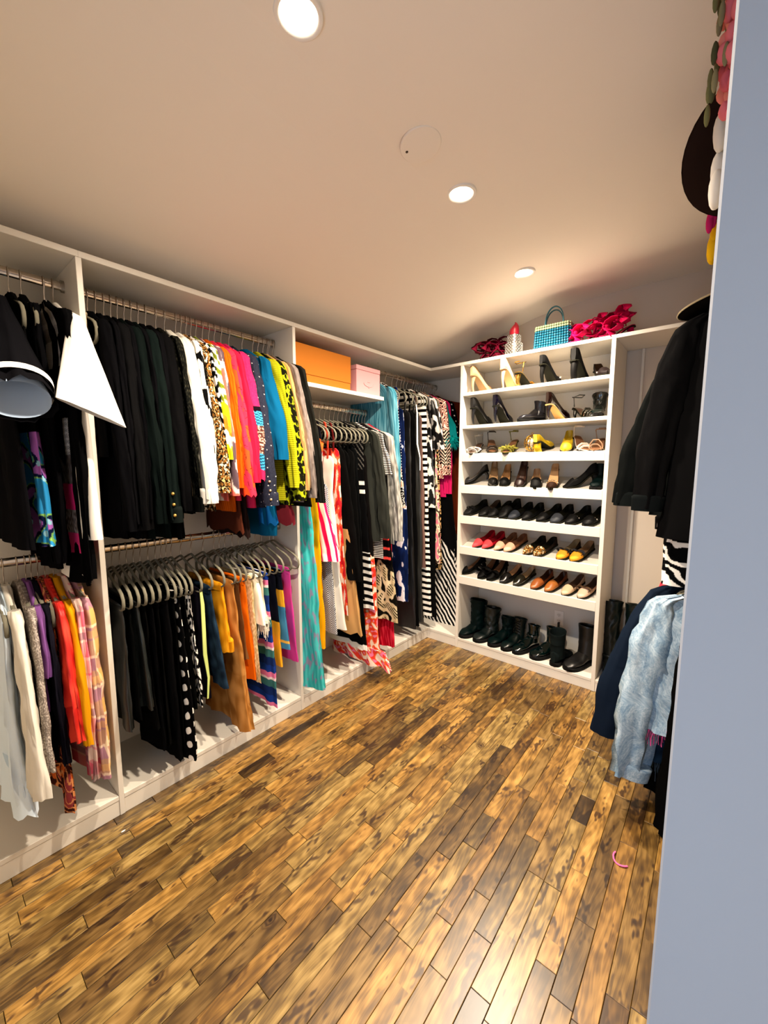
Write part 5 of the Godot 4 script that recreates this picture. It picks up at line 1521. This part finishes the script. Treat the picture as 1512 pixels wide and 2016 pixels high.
func build_shoes() -> void:
	shoe("nude stiletto pump at the left end of the top shoe shelf", "shoe", Vector3(0.412, 2.114, -0.130), 2.75, 0.000, "c8a27c", {"hh": 0.12, "side": 0.055, "pt": true, "called": "stiletto_pump", "sole": "a98a62", "in": "d6b58e", "rough": 0.45})
	shoe("taller nude stiletto pump, second from left on the top shelf", "shoe", Vector3(0.651, 2.114, -0.110), 2.95, 0.000, "dcb48c", {"hh": 0.13, "pt": true, "called": "stiletto_pump", "sole": "c9a878", "in": "e6c8a2", "rough": 0.45, "side": 0.06})
	shoe("gold metallic high-heeled sandal on the top shelf", "sandal", Vector3(0.765, 2.114, -0.120), 2.90, 0.000, "c9a14a", {"hh": 0.085, "tip": 0.012, "called": "gold_sandal", "sandal": true, "rough": 0.2, "metal": 0.9})
	shoe("black heel with clear vinyl and tan insole, top shelf", "shoe", Vector3(0.948, 2.114, -0.120), 2.80, 0.000, "111111", {"hh": 0.12, "pt": true, "called": "vinyl_heel", "tip": 0.01, "in": "b79a72", "side": 0.045, "bow": "d8d6d2", "bow_s": 0.02})
	shoe("black block-heeled pump seen from behind, top shelf", "shoe", Vector3(1.130, 2.114, -0.130), 3.05, 0.000, "0e0e0f", {"hh": 0.115, "w": 0.044, "tip": 0.02, "called": "block_heel", "in": "151414", "side": 0.06})
	shoe("black shoe with a white round toe strap, right end of top shelf", "shoe", Vector3(1.270, 2.114, -0.120), 0.50, 0.000, "181410", {"hh": 0.06, "called": "strapped_heel", "in": "3c2a1c", "buckle": "efe9dd", "dome": 0.03})
	shoe("black glitter stiletto pump, left end of the second shelf", "shoe", Vector3(0.417, 1.858, -0.130), 2.80, 0.000, "16171a", {"hh": 0.125, "w": 0.042, "pt": true, "called": "glitter_pump", "in": "b08c66", "rough": 0.3, "side": 0.065})
	shoe("black patent stiletto pump, second on the second shelf", "shoe", Vector3(0.596, 1.858, -0.130), 2.90, 0.000, "0c0c0e", {"hh": 0.125, "w": 0.042, "pt": true, "called": "patent_pump", "in": "3a2d28", "rough": 0.12, "coat": 0.8, "side": 0.065})
	boot("black ankle boot with a silver glitter toe on the second shelf", Vector3(0.813, 1.858, -.14), -.7, .15, {"r": .042, "w": .036, "len": .22, "rough": .3, "col": "1a1b1d"})
	shoe("black patent pump with tan sole, second shelf right of glitter boot", "shoe", Vector3(1.009, 1.858, -0.130), 2.70, 0.000, "0d0c0c", {"hh": 0.1, "pt": true, "called": "patent_pump", "in": "c79b5e", "rough": 0.1, "coat": 0.9, "sole": "c79b5e", "side": 0.065})
	shoe("black patent strappy sandal, second shelf near the right end", "sandal", Vector3(1.180, 1.858, -0.130), 0.90, 0.000, "100d0c", {"hh": 0.075, "called": "strappy_sandal", "sandal": true, "rough": 0.1, "coat": 0.9, "straps": [[0.72, 0.035], [0.82, 0.03], [0.6, 0.045]]})
	boot("shiny black ankle boot at the right end of the second shelf", Vector3(1.255, 1.858, -.16), .1, .17, {"r": .044, "w": .038, "len": .22, "rough": .12, "coat": .8, "slouch": 2.0})
	shoe("silver bow sandal, left of the third shelf", "sandal", Vector3(0.381, 1.654, -0.110), 0.10, 0.237, "c9c6c2", {"called": "silver_sandal", "sandal": true, "hh": 0.03, "bow": "d6d3ce", "bow_s": 0.03, "rough": 0.3, "metal": 0.6, "bow_y": 0.02})
	shoe("black and gold sandal beside the silver bow sandal", "sandal", Vector3(0.504, 1.659, -0.130), 0.50, 0.237, "2a2114", {"called": "gold_trim_sandal", "sandal": true, "hh": 0.05, "rough": 0.3})
	shoe("olive feather-trimmed sandal on the third shelf", "sandal", Vector3(0.676, 1.651, -0.100), 0.00, 0.237, "6e6a2c", {"called": "feather_sandal", "sandal": true, "hh": 0.05, "fluff": "8d8a38"})
	cage_bag(Vector3(0.846, 1.644, -.07))
	shoe("yellow block-heeled mule seen from its heel, third shelf", "shoe", Vector3(0.921, 1.656, -0.120), 3.00, -0.237, "c9ab1c", {"called": "yellow_mule", "hh": 0.07, "tip": 0.028, "cut": 0.6, "in": "b79a1a", "rough": 0.4})
	shoe("yellow mule with its toe forward, third shelf", "shoe", Vector3(1.080, 1.656, -0.120), 0.15, 0.237, "cdb01e", {"called": "yellow_mule", "hh": 0.05, "tip": 0.026, "cut": 0.62, "in": "c2a520", "rough": 0.4})
	shoe("cream slide sandal with a thin strap, third shelf", "sandal", Vector3(1.167, 1.656, -0.120), 0.60, 0.237, "e6d8c6", {"called": "cream_sandal", "sandal": true, "hh": 0.055, "tip": 0.012})
	shoe("tan sandal with a white strap, right end of the third shelf", "sandal", Vector3(1.278, 1.656, -0.120), 0.00, 0.237, "a98568", {"called": "tan_sandal", "sandal": true, "hh": 0.03, "straps": [[0.75, 0.05], [0.86, 0.03]], "sw": 0.004})
	shoe("black leather slingback heel lying at the left of the fourth shelf", "shoe", Vector3(0.374, 1.404, -0.130), -1.00, 0.237, "141312", {"called": "slingback", "hh": 0.06, "pt": true, "in": "5c4632", "rough": 0.3})
	shoe("black heel with a clear vinyl side on the fourth shelf", "shoe", Vector3(0.534, 1.401, -0.120), 0.35, 0.237, "0f0f10", {"called": "vinyl_heel", "hh": 0.085, "pt": true, "in": "9a7a56", "rough": 0.2})
	shoe("black pointed pump with tan insole, fourth shelf", "shoe", Vector3(0.632, 1.404, -0.130), 0.20, 0.237, "131110", {"called": "pointed_pump", "hh": 0.06, "pt": true, "in": "b28658"})
	shoe("dark brown high-heeled pump with a tall back, fourth shelf", "shoe", Vector3(0.764, 1.401, -0.120), 0.10, 0.237, "201512", {"called": "high_pump", "hh": 0.1, "in": "3c241a", "rough": 0.4})
	shoe("black jewelled flat with tan insole, fourth shelf", "shoe", Vector3(0.876, 1.399, -0.110), 0.30, 0.237, "14120f", {"called": "jewelled_flat", "hh": 0.03, "cut": 0.6, "in": "c09a72", "buckle": "8e8a84"})
	shoe("studded brown slingback standing tall on the fourth shelf", "shoe", Vector3(1.002, 1.396, -0.100), 0.15, 0.237, "2a1c14", {"called": "studded_slingback", "hh": 0.09, "pt": true, "cut": 0.75, "in": "c49a6c", "buckle": "b9a48a", "side": 0.02})
	shoe("black block-heeled boot lying sideways, fourth shelf", "shoe", Vector3(1.186, 1.401, -0.120), -1.10, 0.237, "0e0f10", {"called": "block_heel", "hh": 0.06, "tip": 0.026, "in": "161616", "side": 0.05})
	boot("black sock boot standing at the right end of the fourth shelf", Vector3(1.288, 1.374, -.13), 0.0, .17, {"r": .042, "w": .038, "len": .22, "rough": .5})
	shoe("black open shoe, left end of the fifth shelf", "shoe", Vector3(0.381, 1.156, -0.130), -0.42, 0.237, "0d0e0e", {"called": "black_flat", "in": "1a1715", "rough": 0.5, "w": 0.042, "len": 0.25, "cut": 0.6, "bow": "101010", "bow_s": 0.02, "group": "black flats on the fifth shelf"})
	shoe("black slipper with a silver buckle on the fifth shelf", "shoe", Vector3(0.507, 1.156, -0.130), -0.30, 0.237, "0d0e0e", {"called": "black_flat", "in": "4a3a2e", "rough": 0.5, "w": 0.042, "len": 0.25, "cut": 0.55, "buckle": "c9c6c0", "group": "black flats on the fifth shelf"})
	shoe("black rounded flat right of the silver buckle slipper", "shoe", Vector3(0.594, 1.156, -0.130), -0.42, 0.237, "0d0e0e", {"called": "black_flat", "in": "1a1715", "rough": 0.5, "w": 0.042, "len": 0.25, "dome": 0.03, "group": "black flats on the fifth shelf"})
	shoe("black flat with a raised tongue, fifth shelf", "shoe", Vector3(0.678, 1.156, -0.130), -0.30, 0.237, "0d0e0e", {"called": "black_flat", "in": "1a1715", "rough": 0.5, "w": 0.042, "len": 0.25, "cut": 0.55, "side": 0.06, "group": "black flats on the fifth shelf"})
	shoe("black velvet flat with a grey toe, left of the fifth shelf pair", "shoe", Vector3(0.763, 1.156, -0.130), -0.42, 0.237, "0d0e0e", {"called": "black_flat", "in": "1a1715", "rough": 0.5, "w": 0.042, "len": 0.25, "toe": "2e3036", "group": "black flats on the fifth shelf"})
	shoe("black pointed flat with a pale toe stitch, middle of fifth shelf", "shoe", Vector3(0.856, 1.156, -0.130), -0.30, 0.237, "0d0e0e", {"called": "black_flat", "in": "1a1715", "rough": 0.5, "w": 0.042, "len": 0.25, "pt": true, "group": "black flats on the fifth shelf"})
	shoe("plain black flat, sixth from left on the fifth shelf", "shoe", Vector3(0.976, 1.156, -0.130), -0.42, 0.237, "0d0e0e", {"called": "black_flat", "in": "1a1715", "rough": 0.5, "w": 0.042, "len": 0.25, "group": "black flats on the fifth shelf"})
	shoe("black velvet flat with a bluish toe, fifth shelf", "shoe", Vector3(1.068, 1.156, -0.130), -0.30, 0.237, "0d0e0e", {"called": "black_flat", "in": "1a1715", "rough": 0.5, "w": 0.042, "len": 0.25, "toe": "33353d", "group": "black flats on the fifth shelf"})
	shoe("black loafer with a silver chain, fifth shelf", "shoe", Vector3(1.177, 1.156, -0.130), -0.42, 0.237, "0d0e0e", {"called": "black_flat", "in": "1a1715", "rough": 0.5, "w": 0.042, "len": 0.25, "buckle": "b5b0a8", "group": "black flats on the fifth shelf"})
	shoe("black loafer with a silver chain at the right end, fifth shelf", "shoe", Vector3(1.281, 1.156, -0.130), -0.30, 0.237, "0d0e0e", {"called": "black_flat", "in": "1a1715", "rough": 0.5, "w": 0.042, "len": 0.25, "buckle": "b5b0a8", "group": "black flats on the fifth shelf"})
	shoe("red pointed flat, left shoe of the pair", "shoe", Vector3(0.462, 0.901, -.13), -.36, 0.237, "b01522", {"w": 0.041, "len": 0.25, "rough": 0.6, "toe": "f04a50", "pt": true, "in": "7c0f18", "called": "flat_shoe"})
	shoe("red pointed flat, right shoe of the pair", "shoe", Vector3(0.547, 0.901, -.13), -.36, 0.237, "b01522", {"w": 0.041, "len": 0.25, "rough": 0.6, "toe": "f04a50", "pt": true, "in": "7c0f18", "called": "flat_shoe"})
	shoe("tan flat with a pale pink toe, left shoe of the pair", "shoe", Vector3(0.650, 0.901, -.13), -.36, 0.237, "7a4e32", {"w": 0.041, "len": 0.25, "rough": 0.6, "toe": "e6b294", "pt": true, "in": "6a4630", "called": "flat_shoe"})
	shoe("tan flat with a pale pink toe, right shoe of the pair", "shoe", Vector3(0.732, 0.901, -.13), -.36, 0.237, "7a4e32", {"w": 0.041, "len": 0.25, "rough": 0.6, "toe": "e6b294", "in": "6a4630", "called": "flat_shoe"})
	shoe("leopard-toed flat, left shoe of the pair", "shoe", Vector3(0.878, 0.901, -.13), -.36, 0.237, "1e1812", {"w": 0.041, "len": 0.25, "rough": 0.6, "pt": true, "in": "1c1712", "toe_mat": cloth("leopard"), "called": "flat_shoe"})
	shoe("leopard-toed flat, right shoe of the pair", "shoe", Vector3(0.961, 0.901, -.13), -.36, 0.237, "2a2018", {"w": 0.041, "len": 0.25, "rough": 0.6, "in": "1c1712", "toe_mat": cloth("leopard"), "called": "flat_shoe"})
	shoe("mustard flat with black feather trim, left shoe of the pair", "shoe", Vector3(1.125, 0.901, -.13), -.36, 0.237, "33281c", {"w": 0.041, "len": 0.25, "rough": 0.6, "toe": "e0982c", "bow": "18191c", "bow_s": 0.026, "in": "8a7658", "called": "flat_shoe"})
	shoe("mustard flat with black feather trim, right shoe of the pair", "shoe", Vector3(1.216, 0.901, -.13), -.36, 0.237, "33281c", {"w": 0.041, "len": 0.25, "rough": 0.6, "toe": "e0982c", "bow": "2a2a2c", "bow_s": 0.03, "in": "8a6a4a", "called": "flat_shoe"})
	shoe("black suede heel lying sideways, left end of the seventh shelf", "shoe", Vector3(0.374, 0.648, -0.130), -0.90, 0.237, "0b0b0c", {"called": "bow_heel", "hh": 0.06, "tip": 0.014})
	shoe("black suede bow heel, left shoe on the seventh shelf", "shoe", Vector3(0.512, 0.648, -0.130), -0.36, 0.237, "0a0a0b", {"called": "bow_heel", "hh": 0.05, "bow": "0a0a0b", "bow_s": 0.045, "bow_y": 0.06})
	shoe("black suede bow heel, right shoe on the seventh shelf", "shoe", Vector3(0.592, 0.648, -0.130), -0.36, 0.237, "0a0a0b", {"called": "bow_heel", "hh": 0.05, "bow": "0a0a0b", "bow_s": 0.035})
	shoe("black penny loafer with a tan insole, seventh shelf left one", "shoe", Vector3(0.703, 0.648, -0.130), -0.36, 0.237, "15140f", {"called": "loafer", "cut": 0.6, "rough": 0.25, "in": "b98b60"})
	shoe("black penny loafer with a tan insole, seventh shelf right one", "shoe", Vector3(0.812, 0.648, -0.130), -0.36, 0.237, "1b1a15", {"called": "loafer", "cut": 0.6, "rough": 0.2, "coat": 0.5, "in": "a88a66"})
	shoe("cognac brown brogue, left shoe of the pair", "shoe", Vector3(0.947, 0.648, -0.130), -0.36, 0.237, "7a3d16", {"called": "loafer", "rough": 0.4, "toe": "a65c28", "in": "35180c", "cut": 0.6})
	shoe("cognac brown brogue, right shoe of the pair", "shoe", Vector3(1.050, 0.648, -0.130), -0.36, 0.237, "7a3d16", {"called": "loafer", "rough": 0.4, "toe": "b06a2e", "in": "35180c", "cut": 0.6})
	shoe("beige loafer with a leopard bow, left shoe of the pair", "shoe", Vector3(1.169, 0.648, -0.130), -0.36, 0.237, "caa684", {"called": "loafer", "buckle": "a9977c", "toe": "dcc09c", "in": "4e3a2c"})
	shoe("beige loafer with a leopard bow, right shoe of the pair", "shoe", Vector3(1.275, 0.648, -0.130), -0.36, 0.237, "c0987a", {"called": "loafer", "bow": "5c4634", "bow_s": 0.028, "toe": "e2c2a6", "in": "4a382c"})
	boot("tall black fur-topped boot at the left end of the floor row", Vector3(0.370, 0.0865, -0.14), -0.35, 0.3, {"r": 0.064, "slouch": 2, "rough": 0.45, "w": 0.052})
	boot("wide black ankle boot with a creased shaft, second in floor row", Vector3(0.502, 0.0865, -0.14), -0.3, 0.26, {"r": 0.062, "slouch": 2.5, "rough": 0.4, "w": 0.052})
	boot("black slouchy ankle boot, third in the floor row", Vector3(0.632, 0.0865, -0.14), -0.3, 0.205, {"r": 0.05, "slouch": 3, "rough": 0.45})
	boot("black lace-up boot with a big lace loop", Vector3(0.739, 0.0865, -0.14), -0.25, 0.22, {"r": 0.05, "laces": 1, "rough": 0.3, "w": 0.045})
	boot("glossy black buckled ankle boot beside the lace-up boot", Vector3(0.841, 0.0865, -0.14), -0.35, 0.19, {"r": 0.044, "coat": 0.8, "rough": 0.15, "strap": 1, "w": 0.044})
	boot("glossy black rain boot with a pull tab", Vector3(0.988, 0.0865, -0.14), -0.45, 0.21, {"r": 0.05, "coat": 0.9, "rough": 0.12, "pull": 1, "w": 0.052})
	boot("matte black suede boot seen from the back, floor row", Vector3(1.109, 0.0865, -0.14), 3.0, 0.25, {"r": 0.054, "rough": 0.8, "col": "151616"})
	boot("black boot with a scuffed grey-green toe, right end of floor row", Vector3(1.234, 0.0865, -0.14), -0.38, 0.29, {"r": 0.062, "rough": 0.35, "col": "131514", "w": 0.056, "len": 0.29})
	boot("tall black knee boot leaning against the shoe cabinet side", Vector3(1.426, 0.0865, -.18), 0.3, .50, {"r": .058, "flare": 1.15, "slouch": 2.0, "rough": .35, "strap": 1})
	boot("tall black knee boot beside the blue denim jacket", Vector3(1.536, 0.0865, -.18), -0.2, .50, {"r": .058, "flare": 1.15, "slouch": 2.0, "rough": .35, "strap": 1})
